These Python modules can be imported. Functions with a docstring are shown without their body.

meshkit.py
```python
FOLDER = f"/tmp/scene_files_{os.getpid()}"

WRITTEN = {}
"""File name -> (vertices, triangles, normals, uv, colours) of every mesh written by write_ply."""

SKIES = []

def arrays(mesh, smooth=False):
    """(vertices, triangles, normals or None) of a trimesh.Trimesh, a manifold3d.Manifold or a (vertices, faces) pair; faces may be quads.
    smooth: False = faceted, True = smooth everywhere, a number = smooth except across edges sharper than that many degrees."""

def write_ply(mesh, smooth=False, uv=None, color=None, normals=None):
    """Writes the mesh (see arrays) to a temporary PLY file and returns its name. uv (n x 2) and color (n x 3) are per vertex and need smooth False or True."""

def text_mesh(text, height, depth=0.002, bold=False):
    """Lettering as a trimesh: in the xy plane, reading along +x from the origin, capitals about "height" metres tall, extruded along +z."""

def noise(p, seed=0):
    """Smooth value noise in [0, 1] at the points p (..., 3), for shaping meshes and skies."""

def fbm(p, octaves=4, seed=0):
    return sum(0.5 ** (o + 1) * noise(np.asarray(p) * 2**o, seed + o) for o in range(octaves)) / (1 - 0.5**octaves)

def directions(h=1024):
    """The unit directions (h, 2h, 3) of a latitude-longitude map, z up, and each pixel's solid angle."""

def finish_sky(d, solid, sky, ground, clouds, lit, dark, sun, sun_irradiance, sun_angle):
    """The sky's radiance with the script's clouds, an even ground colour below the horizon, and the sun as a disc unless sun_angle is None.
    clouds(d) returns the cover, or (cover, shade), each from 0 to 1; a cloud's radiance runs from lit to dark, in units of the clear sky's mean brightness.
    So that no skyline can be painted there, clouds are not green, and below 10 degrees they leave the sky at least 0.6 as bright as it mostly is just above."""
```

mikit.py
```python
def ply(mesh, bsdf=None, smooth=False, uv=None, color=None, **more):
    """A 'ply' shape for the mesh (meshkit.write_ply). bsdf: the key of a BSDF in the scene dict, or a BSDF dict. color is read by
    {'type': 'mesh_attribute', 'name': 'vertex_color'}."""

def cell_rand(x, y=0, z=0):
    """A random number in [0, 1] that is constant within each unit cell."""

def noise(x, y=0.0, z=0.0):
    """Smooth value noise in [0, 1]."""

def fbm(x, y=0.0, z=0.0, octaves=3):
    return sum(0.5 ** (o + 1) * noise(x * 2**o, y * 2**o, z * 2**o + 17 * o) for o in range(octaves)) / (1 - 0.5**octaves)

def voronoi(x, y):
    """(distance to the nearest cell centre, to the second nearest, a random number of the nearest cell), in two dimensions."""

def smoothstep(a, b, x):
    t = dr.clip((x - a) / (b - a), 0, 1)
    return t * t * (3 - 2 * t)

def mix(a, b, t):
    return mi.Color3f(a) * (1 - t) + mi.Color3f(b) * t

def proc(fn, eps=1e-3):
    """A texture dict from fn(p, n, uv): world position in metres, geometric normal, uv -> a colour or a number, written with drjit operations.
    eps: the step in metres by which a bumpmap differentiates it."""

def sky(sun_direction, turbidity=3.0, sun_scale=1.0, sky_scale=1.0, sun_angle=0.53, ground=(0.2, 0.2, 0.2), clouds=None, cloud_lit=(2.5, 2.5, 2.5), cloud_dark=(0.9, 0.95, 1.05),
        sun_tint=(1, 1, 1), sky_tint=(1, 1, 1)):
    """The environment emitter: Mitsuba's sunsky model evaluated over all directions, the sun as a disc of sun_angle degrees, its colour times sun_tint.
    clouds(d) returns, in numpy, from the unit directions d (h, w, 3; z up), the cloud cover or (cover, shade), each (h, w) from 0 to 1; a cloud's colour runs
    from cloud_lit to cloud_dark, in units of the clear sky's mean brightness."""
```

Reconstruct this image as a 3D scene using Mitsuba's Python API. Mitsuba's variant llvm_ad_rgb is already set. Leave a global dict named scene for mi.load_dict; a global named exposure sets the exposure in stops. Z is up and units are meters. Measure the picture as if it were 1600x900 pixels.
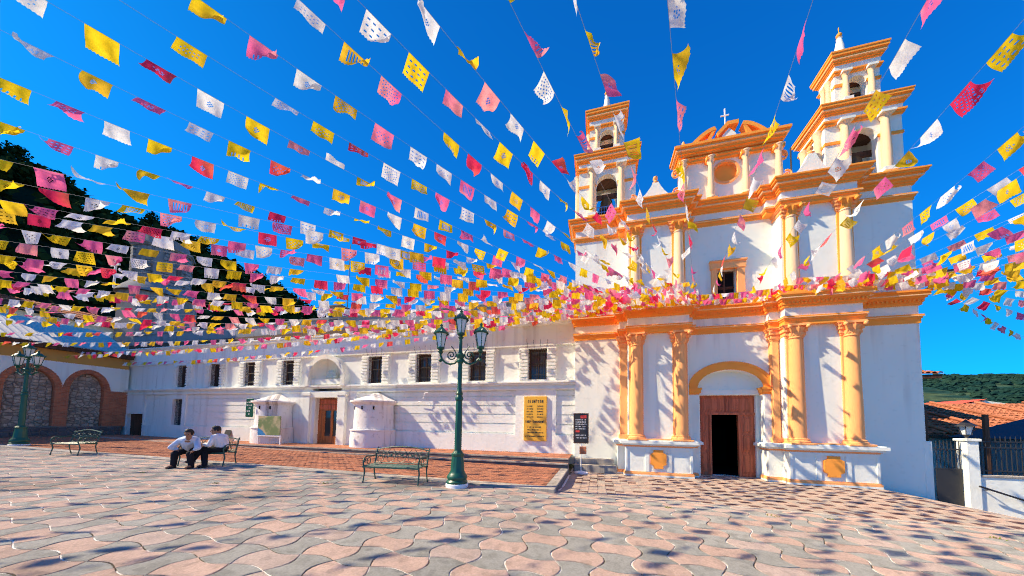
import math, random
import numpy as np, trimesh, drjit as dr, mitsuba as mi, mikit, meshkit, manifold3d
from shapely.geometry import Polygon, box as sbox, Point, LineString
from shapely.ops import unary_union
from shapely import affinity
from mikit import noise, fbm, voronoi, cell_rand, smoothstep, mix

T = mi.ScalarTransform4f
scene, labels = {}, {}
rng = np.random.default_rng(7)
random.seed(7)
PI = math.pi

# ---------------------------------------------------------------- camera, sky, exposure
EYE = np.array([0, 0, 1.8])
FWD = np.array([-0.25561717, 0.96519269, 0.05534381])
UP = np.array([-0.00156009, -0.05765736, 0.99833521])
FPX, CX, CY = 480.0, 806.67, 635.98            # focal length and principal point, in pixels of a 1600 x 900 frame
scene['camera'] = {'type': 'perspective', 'fov': math.degrees(2 * math.atan(800 / FPX)), 'fov_axis': 'x',
                   'principal_point_offset_x': -(CX - 800) / 1600, 'principal_point_offset_y': -(CY - 450) / 900,
                   'near_clip': 0.05, 'far_clip': 6000.0,
                   'to_world': T().look_at(origin=EYE.tolist(), target=(EYE + FWD).tolist(), up=UP.tolist())}
SUN_E, SUN_A = math.radians(41), math.radians(18)
SUN = (-math.cos(SUN_E) * math.cos(SUN_A), -math.cos(SUN_E) * math.sin(SUN_A), math.sin(SUN_E))
scene['sky'] = mikit.sky(SUN, turbidity=2.4, sky_tint=(0.03, 0.95, 1.88), sun_tint=(1.0, 1.0, 0.94), sky_scale=0.66)
exposure = 2.46

# ---------------------------------------------------------------- helpers
def key_for(name):
    if name not in USED:
        USED[name] = 0
        return name
    USED[name] += 1
    return f"{name}_{USED[name]:03d}"
USED = {}
def tag(k, label=None, cat=None, group=None, kind=None):
    d = labels.setdefault(k, {})
    for a, b in (('label', label), ('category', cat), ('group', group), ('kind', kind)):
        if b: d[a] = b
def thing(name, label, cat, group=None):
    k = key_for(name)
    tag(k, label, cat, group)
    return k
def part(parent, name, mesh, mat, smooth=False, kind=None, label=None):
    k = key_for(f"{parent}__{name}")
    if isinstance(mesh, MB): mesh = mesh.mesh()
    scene[k] = mikit.ply(mesh, mat, smooth=smooth)
    if kind or label: tag(k, label, None, None, kind)
    return k
def solo(name, mesh, mat, label=None, cat=None, group=None, kind=None, smooth=False):
    k = key_for(name)
    if isinstance(mesh, MB): mesh = mesh.mesh()
    scene[k] = mikit.ply(mesh, mat, smooth=smooth)
    tag(k, label, cat, group, kind)
    return k

class MB:
    """Collects boxes, tubes, prisms and lathes into one mesh."""
    def __init__(self): self.v, self.f, self.n = [], [], 0
    def add(self, v, f=None):
        if f is None:
            if hasattr(v, 'to_mesh'):
                m = v.to_mesh(); v, f = m.vert_properties[:, :3], m.tri_verts
            else: v, f = v.vertices, v.faces
        v = np.asarray(v, float); f = np.asarray(f, int)
        if f.shape[1] == 4: f = np.vstack([f[:, [0, 1, 2]], f[:, [0, 2, 3]]])
        self.v.append(v); self.f.append(f + self.n); self.n += len(v)
        return self
    def box(self, x0, x1, y0, y1, z0, z1, c=0.0, xf=None):
        if c <= 0:
            v = np.array([[x, y, z] for x in (x0, x1) for y in (y0, y1) for z in (z0, z1)], float)
            f = BOXF
        else:
            q = []
            for sx, x in ((1, x0), (-1, x1)):
                for sy, y in ((1, y0), (-1, y1)):
                    for sz, z in ((1, z0), (-1, z1)):
                        q += [(x, y + sy * c, z + sz * c), (x + sx * c, y, z + sz * c), (x + sx * c, y + sy * c, z)]
            v = np.array(q, float); f = CBF
        if xf is not None: v = xf(v)
        return self.add(v, f)
    def prism(self, poly, z0, z1):
        for g in getattr(poly, 'geoms', [poly]):
            m = trimesh.creation.extrude_polygon(g, z1 - z0, engine='earcut')
            self.add(m.vertices + [0, 0, z0], m.faces)
        return self
    def wall(self, poly, y0, y1):                    # polygon in x-z, between two depths
        for g in getattr(poly, 'geoms', [poly]):
            m = trimesh.creation.extrude_polygon(g, y1 - y0, engine='earcut')
            v = m.vertices
            self.add(np.stack([v[:, 0], y1 - v[:, 2], v[:, 1]], 1), m.faces)
        return self
    def wallx(self, poly, x0, x1):                   # polygon in y-z, between two x
        for g in getattr(poly, 'geoms', [poly]):
            m = trimesh.creation.extrude_polygon(g, x1 - x0, engine='earcut')
            v = m.vertices
            self.add(np.stack([x0 + v[:, 2], v[:, 0], v[:, 1]], 1), m.faces)
        return self
    def lathe(self, prof, cx=0, cy=0, z0=0, n=20, rip=None, a0=0, a1=2 * PI):
        full = a1 - a0 > 6.28
        k = n if full else n + 1
        a = a0 + np.arange(k) * (a1 - a0) / n
        pr = np.asarray(prof, float)
        r = pr[:, 0][:, None] * np.ones(k)
        if rip is not None: r = r * rip(a[None], pr[:, 1][:, None])
        v = np.stack([cx + r * np.cos(a), cy + r * np.sin(a), z0 + pr[:, 1][:, None] + 0 * r], -1).reshape(-1, 3)
        f = []
        for i in range(len(pr) - 1):
            for j in range(n):
                j2 = (j + 1) % k
                f.append([i * k + j, i * k + j2, (i + 1) * k + j2, (i + 1) * k + j])
        return self.add(v, f)
    def tube(self, pts, r, n=6, cap=True):
        p = np.asarray(pts, float); r = np.broadcast_to(r, (len(p),)).astype(float)
        t = np.gradient(p, axis=0); t /= np.linalg.norm(t, axis=1, keepdims=True) + 1e-12
        a = np.cross(t, np.where(np.abs(t[:, 2:]) < 0.9, [0, 0, 1.0], [1.0, 0, 0]))
        a /= np.linalg.norm(a, axis=1, keepdims=True) + 1e-12
        b = np.cross(t, a); g = np.arange(n) * 2 * PI / n
        v = p[:, None] + r[:, None, None] * (np.cos(g)[None, :, None] * a[:, None] + np.sin(g)[None, :, None] * b[:, None])
        i, j = np.meshgrid(np.arange(len(p) - 1), np.arange(n), indexing='ij')
        q = np.stack([i * n + j, i * n + (j + 1) % n, (i + 1) * n + (j + 1) % n, (i + 1) * n + j], -1).reshape(-1, 4)
        v = v.reshape(-1, 3)
        self.add(v, q)
        if cap:
            for ring, c in ((np.arange(n), p[0]), ((len(p) - 1) * n + np.arange(n), p[-1])):
                vv = np.vstack([v[ring], c]); self.add(vv, [[k, (k + 1) % n, n] for k in range(n)])
        return self
    def ball(self, c, r, s=(1, 1, 1), sub=1):
        m = trimesh.creation.icosphere(subdivisions=sub, radius=r)
        return self.add(m.vertices * np.array(s) + np.array(c), m.faces)
    def mesh(self):
        return np.vstack(self.v), np.vstack(self.f)
BOXF = np.array([[0, 1, 3, 2], [4, 6, 7, 5], [0, 4, 5, 1], [2, 3, 7, 6], [0, 2, 6, 4], [1, 5, 7, 3]])
def _cbf():
    q = []
    for sx, x in ((1, -1), (-1, 1)):
        for sy, y in ((1, -1), (-1, 1)):
            for sz, z in ((1, -1), (-1, 1)):
                q += [(x, y + sy * .2, z + sz * .2), (x + sx * .2, y, z + sz * .2), (x + sx * .2, y + sy * .2, z)]
    h = trimesh.convex.convex_hull(np.array(q, float))
    idx = [int(np.argmin(((np.array(q) - p) ** 2).sum(1))) for p in h.vertices]
    return np.array(idx)[h.faces]
CBF = _cbf()
def rotz(deg, c=(0, 0)):
    a = math.radians(deg); ca, sa = math.cos(a), math.sin(a)
    return lambda v: np.stack([c[0] + v[:, 0] * ca - v[:, 1] * sa, c[1] + v[:, 0] * sa + v[:, 1] * ca, v[:, 2]], 1)
def moved(mb, fn):
    v, f = mb.mesh(); return (fn(v), f)
def layers(poly, steps):
    """A moulding round a plan: (z0, z1, offset) slabs, mitred."""
    m = MB()
    for z0, z1, d in steps:
        m.prism(poly.buffer(d, join_style=2) if d else poly, z0, z1)
    return m
def px(p):
    """Where a point falls in the photograph's frame; used for wording labels and for choosing which repeats are large in view."""
    d = np.asarray(p, float) - EYE
    r = np.cross(FWD, UP); w = d @ FWD
    return np.stack([FPX * (d @ r) / w + CX, -FPX * (d @ UP) / w + CY, w], -1)
def sst(a, b, t):
    t = np.clip((np.asarray(t, float) - a) / (b - a), 0, 1); return t * t * (3 - 2 * t)

# ---------------------------------------------------------------- materials
def C(*c): return {'type': 'rgb', 'value': list(c)}
def mat(name, base, rough=0.7, spec=0.3, metallic=0.0, bump=None, bscale=0.01, **kw):
    d = {'type': 'principled', 'base_color': base if isinstance(base, dict) else C(*base), 'roughness': rough, 'specular': spec, 'metallic': metallic, **kw}
    if bump is not None: d = {'type': 'bumpmap', 'arbitrary': mikit.proc(bump, 0.004), 'scale': bscale, 'bsdf': d}
    scene[name] = {'type': 'twosided', 'bsdf': d}
def plaster_fn(base, dirt=(.42, .38, .33), amount=.5, seed=0.0):
    def fn(p, n, uv):
        h = p.x + p.y
        big = fbm(h * .55 + seed, p.z * .5, p.y * .2, 3)
        st = fbm(h * 5.0 + seed, p.z * .35, seed, 3)
        sp = fbm(h * 9 + seed, p.z * 9.0, p.y * 3, 2)
        d = smoothstep(.50, .78, st) * smoothstep(.35, .7, big) * amount + smoothstep(.66, .8, sp) * amount * .35
        return mix(base, dirt, dr.clip(d, 0, .8)) * (.93 + .12 * big)
    return mikit.proc(fn)
def rough_fn(a=14.0):
    return lambda p, n, uv: fbm((p.x + p.y * .3) * a, (p.y - p.x * .2) * a, p.z * a, 3)
mat('white_plaster', plaster_fn((.80, .82, .73), amount=.30), .85, .2, bump=rough_fn(9.), bscale=.006)
mat('old_plaster', plaster_fn((.80, .815, .755), dirt=(.34, .29, .25), amount=.36, seed=3.7), .9, .15, bump=rough_fn(9.), bscale=.008)
mat('stained_plaster', plaster_fn((.78, .755, .72), dirt=(.26, .22, .19), amount=.85, seed=6.3), .9, .15, bump=rough_fn(9.), bscale=.008)
mat('grey_plaster', plaster_fn((.25, .255, .26), dirt=(.11, .11, .11), amount=.8, seed=9.1), .9, .15)
mat('orange_paint', plaster_fn((.97, .36, .055), dirt=(.70, .2, .02), amount=.12, seed=5.1), .75, .25)
mat('peach_paint', plaster_fn((.96, .43, .155), dirt=(.6, .25, .08), amount=.3, seed=2.2), .75, .25, bump=rough_fn(11.), bscale=.004)
mat('cream_paint', plaster_fn((.90, .62, .36), dirt=(.6, .36, .2), amount=.35, seed=8.2), .75, .25)
def pave_fn(base, dirt, s):
    def fn(p, n, uv):
        a = fbm(p.x * 1.1 + s, p.y * 1.1, 0, 3); g = noise(p.x * 60, p.y * 60, s); b = fbm(p.x * 7 + s, p.y * 7, s, 3)
        c = mix(base, dirt, smoothstep(.42, .75, b) * .55)
        d = smoothstep(.52, .74, fbm(p.x * .45 + 31, p.y * .6, 2., 4))
        k = smoothstep(.72, .80, noise(p.x * 9 + s, p.y * 9, 1.)) * .16
        return c * (.78 + .34 * a) * (.86 + .28 * g) * (1 - .30 * d) * (1 - k)
    return mikit.proc(fn)
grain = lambda p, n, uv: fbm(p.x * 90, p.y * 90, p.z * 90, 2)
mat('paver_pink', pave_fn((.43, .31, .25), (.33, .25, .21), 0.), .85, .2, bump=grain, bscale=.0025)
mat('paver_rose', pave_fn((.39, .31, .265), (.31, .25, .22), 4.), .85, .2, bump=grain, bscale=.0025)
mat('paver_grey', pave_fn((.275, .275, .25), (.19, .19, .17), 9.), .85, .2, bump=grain, bscale=.0025)
def joint_fn(p, n, uv):
    a = fbm(p.x * 2.1, p.y * 2.1, 0, 3); b = noise(p.x * 7, p.y * 7, 3)
    return mix((.66, .64, .60), (.07, .06, .045), smoothstep(.47, .57, a * .65 + b * .35))
mat('joint', mikit.proc(joint_fn), .95, .1)
def tile_fn(p, n, uv):
    c = cell_rand(dr.floor(p.x / .24), dr.floor(p.y / .24), 5)
    return mix((.38, .265, .205), (.31, .27, .225), c) * (.8 + .35 * fbm(p.x * 5, p.y * 5, 0, 3))
mat('court_tile', mikit.proc(tile_fn), .85, .2)
mat('court_dark', pave_fn((.10, .055, .05), (.15, .09, .07), 3.), .8, .2)
mat('terra_brick', mikit.proc(lambda p, n, uv: mix((.39, .155, .085), (.27, .125, .08), cell_rand(dr.floor(p.x / .22), dr.floor(p.y / .11), 2)) * (.75 + .45 * fbm(p.x * 3, p.y * 3, 0, 3))), .85, .2)
mat('kerb_stone', pave_fn((.38, .345, .295), (.26, .23, .20), 6.), .9, .15)
mat('ground_soil', mikit.proc(lambda p, n, uv: mix((.10, .12, .05), (.20, .17, .10), fbm(p.x * .12, p.y * .12, 0, 4))), .95, .1)
def brick_fn(p, n, uv):
    row = dr.floor(p.z / .075); u = (p.y + p.x) / .21 + .5 * (row - 2 * dr.floor(row / 2))
    fu, fz = u - dr.floor(u), p.z / .075 - row
    j = dr.select((fu < .06) | (fz < .16), 1.0, 0.0)
    c = mix((.62, .19, .08), (.45, .135, .06), cell_rand(dr.floor(u), row, 1)) * (.8 + .35 * fbm(p.y * 3, p.z * 3, 0, 3))
    return mix(c, (.36, .27, .21), j * .75)
mat('red_brick', mikit.proc(brick_fn), .9, .15)
mat('rubble', mikit.proc(lambda p, n, uv: mix((.56, .46, .34), (.33, .26, .20), cell_rand(dr.floor(p.y / .23), dr.floor(p.z / .2), 4)) * (.65 + .6 * fbm(p.y * 8, p.z * 8, p.x * 8, 3))), .95, .1)
mat('mortar', (.24, .20, .165), .95, .1)
mat('dark_mottle', mikit.proc(lambda p, n, uv: mix((.09, .085, .085), (.17, .155, .15), fbm(p.y * 5, p.z * 5, p.x * 5, 3))), .95, .1)  # dark stone of the plinth; also painted shade on the terrace end riser
def wood_fn(a, b):
    def fn(p, n, uv):
        g = fbm((p.x + p.y) * 26, p.z * 1.6, 2, 3)
        return mix(a, b, smoothstep(.3, .7, g))
    return mikit.proc(fn)
mat('door_wood', wood_fn((.60, .15, .06), (.40, .09, .035)), .55, .4)
mat('old_wood', wood_fn((.12, .055, .03), (.07, .035, .02)), .7, .3)
mat('orange_wood', wood_fn((.46, .15, .035), (.30, .085, .02)), .5, .4)
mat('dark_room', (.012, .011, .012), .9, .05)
mat('iron', (.022, .022, .024), .5, .5)
mat('green_iron', mikit.proc(lambda p, n, uv: mix((.005, .095, .058), (.004, .06, .04), fbm(p.x * 14, p.y * 14, p.z * 5, 3))), .38, .5)
mat('bench_iron', mikit.proc(lambda p, n, uv: mix((.03, .12, .085), (.02, .05, .042), fbm(p.x * 20, p.y * 20, p.z * 20, 3))), .42, .5)
mat('white_metal', (.78, .78, .78), .5, .4)
mat('lamp_pane', (.62, .66, .66), .25, .5)
def pane_glass(): return None
scene['window_glass'] = {'type': 'twosided', 'bsdf': {'type': 'principled', 'base_color': C(.03, .035, .04), 'roughness': .08, 'specular': .6}}
mat('bell_bronze', (.12, .085, .045), .45, .5, metallic=.7)
mat('blue_paint', (.06, .22, .62), .5, .4)
# ---------------------------------------------------------------- the ground
def plaza_z(x):
    x = np.asarray(x, float)
    return np.where(x < -2, np.minimum(.25 + .014 * (-2 - x), .66), np.where(x < 8.4, .25 * (8.4 - x) / 10.4, np.maximum(-.20 * (x - 8.4), -1.3)))
def fore_z(x):
    x = np.asarray(x, float)
    return np.where(x < 8.4, 0, np.maximum(-.20 * (x - 8.4), -1.3))
def gz(x, y):
    s = sst(6.5, 9.5, y) * sst(-1.6, -.8, x)
    return plaza_z(x) * (1 - s) + fore_z(x) * s
def terr_z(x): return np.maximum(.27, plaza_z(x) + .035)
def plat_z(x): return np.maximum(.60, plaza_z(x) + .06)
def front_y(x): return 6.45 + .03 * (np.asarray(x, float) + 30)          # front edge of the brick terrace
def sheet(xs, ys, fz):
    X, Y = np.meshgrid(xs, ys, indexing='ij')
    Z = fz(X, Y)
    v = np.stack([X, Y, Z], -1).reshape(-1, 3); nx, ny = len(xs), len(ys)
    i, j = np.meshgrid(np.arange(nx - 1), np.arange(ny - 1), indexing='ij')
    a = i * ny + j
    return v, np.stack([a, a + ny, a + ny + 1, a + 1], -1).reshape(-1, 4)
far = np.concatenate([[-5000, -1500, -500, -160, -70], np.linspace(-45, 20, 131), [26, 40, 80, 160, 500, 1500, 5000]])
fary = np.concatenate([[-5000, -1000, -200, -60, -20], np.linspace(-6, 16, 56), [22, 40, 90, 200, 500, 1500, 5000]])
def base_z(x, y):
    out = sst(12, 40, np.abs(x)) * sst(20, 45, np.hypot(x, y))
    return gz(x, y) - .03 - .35 * out - 2.2 * sst(12.5, 22, x) * sst(-5, 40, y)
solo('ground', sheet(far, fary, base_z), 'ground_soil', kind='structure')
# joint sheet under the plaza pavers
solo('plaza_paving', sheet(np.linspace(-34, 16, 201), np.linspace(-4, 7.75, 60), lambda x, y: gz(x, y) - .009), 'joint', kind='structure')

def poly_top(pts, zf, depth=.03, bev=.006):
    """A paver: outline (n,2) counter-clockwise, a bevelled top at the ground's height."""
    p = np.asarray(pts, float); n = len(p); c = p.mean(0)
    q = p + (c - p) / np.linalg.norm(c - p, axis=1, keepdims=True) * bev
    z = zf(p[:, 0], p[:, 1]); zq = zf(q[:, 0], q[:, 1])
    v = np.vstack([np.c_[p, z - depth], np.c_[p, z - bev * .7], np.c_[q, zq], [[c[0], c[1], float(zf(c[0], c[1]))]]])
    i = np.arange(n); j = (i + 1) % n
    f = np.vstack([np.stack([i, j, j + n], 1), np.stack([i, j + n, i + n], 1), np.stack([i + n, j + n, j + 2 * n], 1), np.stack([i + n, j + 2 * n, i + 2 * n], 1),
                   np.stack([i + 2 * n, j + 2 * n, i * 0 + 3 * n], 1)])
    return v, f
TW, TD, BA, BB = .47, .41, .085, .055
def paver_outline(i, j, gap=.0085):
    s = np.linspace(0, 1, 7)[:-1]
    sg = 1 if (i + j) % 2 == 0 else -1              # bulges sideways, pinched in depth - or the other way round
    x0, x1, y0, y1 = i * TW, (i + 1) * TW, j * TD, (j + 1) * TD
    w = np.sin(PI * s)
    e = [np.c_[x0 + s * TW, y0 + sg * BB * w], np.c_[x1 + sg * BA * w, y0 + s * TD], np.c_[x1 - s * TW, y1 - sg * BB * w], np.c_[x0 - sg * BA * w, y1 - s * TD]]
    p = np.vstack(e); c = np.array([(x0 + x1) / 2, (y0 + y1) / 2])
    d = p - c
    return c + d * (1 - gap / np.linalg.norm(d, axis=1, keepdims=True))
def on_plaza(x, y):
    return y < np.where(x < -1.1, front_y(x) - .02, 7.74)
REGION = Polygon([(-40, -5), (20, -5), (20, 7.735), (-.99, 7.735), (-.99, float(front_y(-.99)) - .015), (-40, float(front_y(-40)) - .015)])
def clipped(p):
    g = Polygon(p).intersection(REGION)
    if g.is_empty: return None
    if g.geom_type != 'Polygon': g = max(g.geoms, key=lambda q: q.area)
    if g.geom_type != 'Polygon' or g.area < .004: return None
    q = np.array(g.exterior.coords)[:-1]
    return q if g.exterior.is_ccw else q[::-1]
tiles = []
for i in range(-70, 34):
    for j in range(-5, 19):
        cx_, cy_ = (i + .5) * TW, (j + .5) * TD
        if not on_plaza(cx_, cy_ - TD * .6): continue
        u, v, w = px([cx_, cy_, .2])
        tiles.append((i, j, w > .4 and -80 < u < 1680 and -50 < v < 960, 1e9 if w < .4 else w))
seen = sorted([t for t in tiles if t[2]], key=lambda t: t[3])
near = set((t[0], t[1]) for t in seen[:298])
rest = {'paver_pink': MB(), 'paver_rose': MB(), 'paver_grey': MB()}
for i, j, vis, w in tiles:
    r = rng.random()
    lift = float(np.clip(rng.normal(0, .0018), -.003, .004))
    m = 'paver_grey' if (i + j) % 2 else ('paver_pink' if r < .7 else 'paver_rose')
    ol = paver_outline(i, j)
    if not on_plaza((i + .5) * TW, (j + 1.7) * TD):
        ol = clipped(ol)
        if ol is None: continue
    ms = poly_top(ol, lambda x, y: gz(x, y) + lift)
    if (i, j) in near: part('plaza_paving', 'paver', ms, m)
    else: rest[m].add(*ms)
for m, b in rest.items():
    part('plaza_paving', 'far_paver', b, m, kind='stuff')

# small square tiles of the church forecourt, with dark inset tiles
solo('church_forecourt', sheet(np.linspace(-1.0, 17, 60), np.linspace(7.7, 13.6, 24), lambda x, y: gz(x, y) - .016), 'joint', kind='structure')
ct, cd = MB(), MB()
st = .235
for i in range(int(-1.0 / st), int(13.6 / st)):
    for j in range(int(7.9 / st), int(13.2 / st)):
        x0, y0 = i * st, j * st
        dark = (i % 2 == 0 and j % 2 == 0 and x0 > 1.2 + 1.5 * rng.random()) or (x0 < 2 and (i + j) % 3 == 0 and rng.random() < .3)
        g = .006
        p = np.array([[x0 + g, y0 + g], [x0 + st - g, y0 + g], [x0 + st - g, y0 + st - g], [x0 + g, y0 + st - g]])
        (cd if dark else ct).add(*poly_top(p, lambda x, y: gz(x, y) - (.004 if dark else 0), bev=.004))
part('church_forecourt', 'square_tile', ct, 'court_tile', kind='stuff')
part('church_forecourt', 'dark_tile', cd, 'court_dark', kind='stuff')
kb = MB()
for k in range(30):
    x0, x1 = -1.05 + k * .55, -1.05 + (k + 1) * .55 - .01
    xs = np.array([x0, x1, x1, x0]); ys = np.array([7.745, 7.745, 7.86, 7.86])
    kb.add(*poly_top(np.c_[xs, ys], lambda x, y: gz(x, y) + .006, depth=.04))
part('church_forecourt', 'edge_band', kb, 'kerb_stone', kind='stuff')

# brick terrace in front of the convent, its kerb, the two long steps
tb = MB()
XS = np.linspace(-34, -1.0, 67)
def strip(xa, ya0, ya1, zt, zb, mb):
    """A raised strip along x: top between the depth curves ya0 and ya1, with front and end faces."""
    for a, b in zip(xa[:-1], xa[1:]):
        c = np.array([a, b, b, a]); y = np.array([ya0(a), ya0(b), ya1(b), ya1(a)], float)
        zz = np.array([float(zt(q)) for q in c]); lo = np.array([float(zb(q)) for q in c])
        mb.add(np.vstack([np.c_[c, y, zz], np.c_[c, y, lo]]), [[0, 1, 2, 3], [4, 5, 1, 0], [5, 6, 2, 1], [7, 4, 0, 3], [6, 7, 3, 2]])
    return mb
solo('brick_terrace', strip(XS, lambda x: front_y(x), lambda x: 11.2, lambda x: terr_z(x) - .02, lambda x: -.2, MB()), 'mortar', kind='structure')
bk = MB(); bl, bw = .225, .11
for j in range(0, 42):
    for i in range(0, 146):
        x0 = -1.25 - (i + 1) * bl - (j % 2) * bl / 2; y0 = front_y(x0) + .36 + j * bw
        if y0 > 11.15: continue
        dz = rng.normal(0, .003)
        z = float(terr_z(x0)) + dz
        v = np.array([[x0 + .005, y0 + .005, z], [x0 + bl - .005, y0 + .005, z], [x0 + bl - .005, y0 + bw - .005, z], [x0 + .005, y0 + bw - .005, z]])
        bk.add(np.vstack([v, v - [0, 0, .02]]), [[0, 1, 2, 3], [4, 5, 1, 0], [5, 6, 2, 1], [6, 7, 3, 2], [7, 4, 0, 3]])
part('brick_terrace', 'brick', bk, 'terra_brick', kind='stuff')
kk = MB()
for k in range(60):
    x1 = -.98 - k * .55; x0 = x1 - .545
    kk.add(*poly_top(np.array([[x0, front_y(x0) - .01], [x1, front_y(x1) - .01], [x1, front_y(x1) + .35], [x0, front_y(x0) + .35]]), lambda x, y: terr_z(x) + .004, depth=.3))
for k in range(7):
    y0 = 7.72 + k * .5
    kk.add(*poly_top(np.array([[-1.24, y0], [-.985, y0], [-.985, y0 + .495], [-1.24, y0 + .495]]), lambda x, y: terr_z(x) + .004, depth=.05))
part('brick_terrace', 'kerb', kk, 'kerb_stone', kind='stuff')
part('brick_terrace', 'shade_riser', MB().box(-1.06, -.992, 7.4, 11.1, -.2, .225), 'dark_mottle')  # end face painted dark to stand for its shade
stp = MB()
strip(XS, lambda x: 10.92, lambda x: 11.3, lambda x: np.maximum(.44, plaza_z(x) + .043), lambda x: -.2, stp)
k = solo('platform', stp, 'dark_mottle', kind='structure')  # step body and risers set darker than the treads
part(k, 'tread', strip(XS, lambda x: 10.9, lambda x: 11.17, lambda x: np.maximum(.444, plaza_z(x) + .047), lambda x: np.maximum(.444, plaza_z(x) + .047) - .02, MB()), 'terra_brick')
part(k, 'riser', strip(XS, lambda x: 11.14, lambda x: 11.4, lambda x: plat_z(x) - .02, lambda x: -.2, MB()), 'dark_mottle')
part(k, 'top', strip(XS, lambda x: 11.16, lambda x: 13.2, plat_z, lambda x: plat_z(x) - .02, MB()), 'terra_brick')
ns = MB()
strip(XS, lambda x: 10.88, lambda x: 10.97, lambda x: np.maximum(.45, plaza_z(x) + .053), lambda x: np.maximum(.45, plaza_z(x) + .053) - .05, ns)
strip(XS, lambda x: 11.12, lambda x: 11.21, lambda x: plat_z(x) + .005, lambda x: plat_z(x) - .045, ns)
part(k, 'step_nosing', ns, 'kerb_stone')
# ---------------------------------------------------------------- the church
church = thing('church', 'white church with orange cornices, paired columns and two bell towers', 'church')
F0 = sbox(-.9, 12.75, 10.05, 13.6)
BAYS = [(1.1, 3.2), (6.1, 8.2)]
plan = unary_union([F0] + [sbox(a, 12.12, b, 12.9) for a, b in BAYS] + [sbox(a - .28, 12.46, b + .2, 12.9) for a, b in BAYS])
AC = 4.65
def ell(a, b, cz, n=32): return Polygon([(AC + a * math.cos(t), cz + b * math.sin(t)) for t in np.linspace(0, 2 * PI, n, endpoint=False)])
opening = unary_union([sbox(AC - 1.05, -1, AC + 1.05, 3.22), ell(1.05, .68, 3.22)])
m = MB()
m.wall(sbox(-.9, -.7, 10.05, 10.32).difference(opening).difference(sbox(4.30, 6.3, 4.96, 7.7)), 12.75, 13.05)
m.wall(sbox(-.9, -.7, 10.05, 10.32).difference(sbox(3.76, -1, 5.58, 3.0)).difference(sbox(4.30, 6.3, 4.96, 7.7)), 13.05, 13.5)
for a, b in BAYS:
    m.box(a + .02, b - .02, 12.25, 12.76, 1.2, 5.3)                       # wall between the columns
    m.box(a + .02, b - .02, 12.25, 12.76, 6.3, 9.45)
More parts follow.
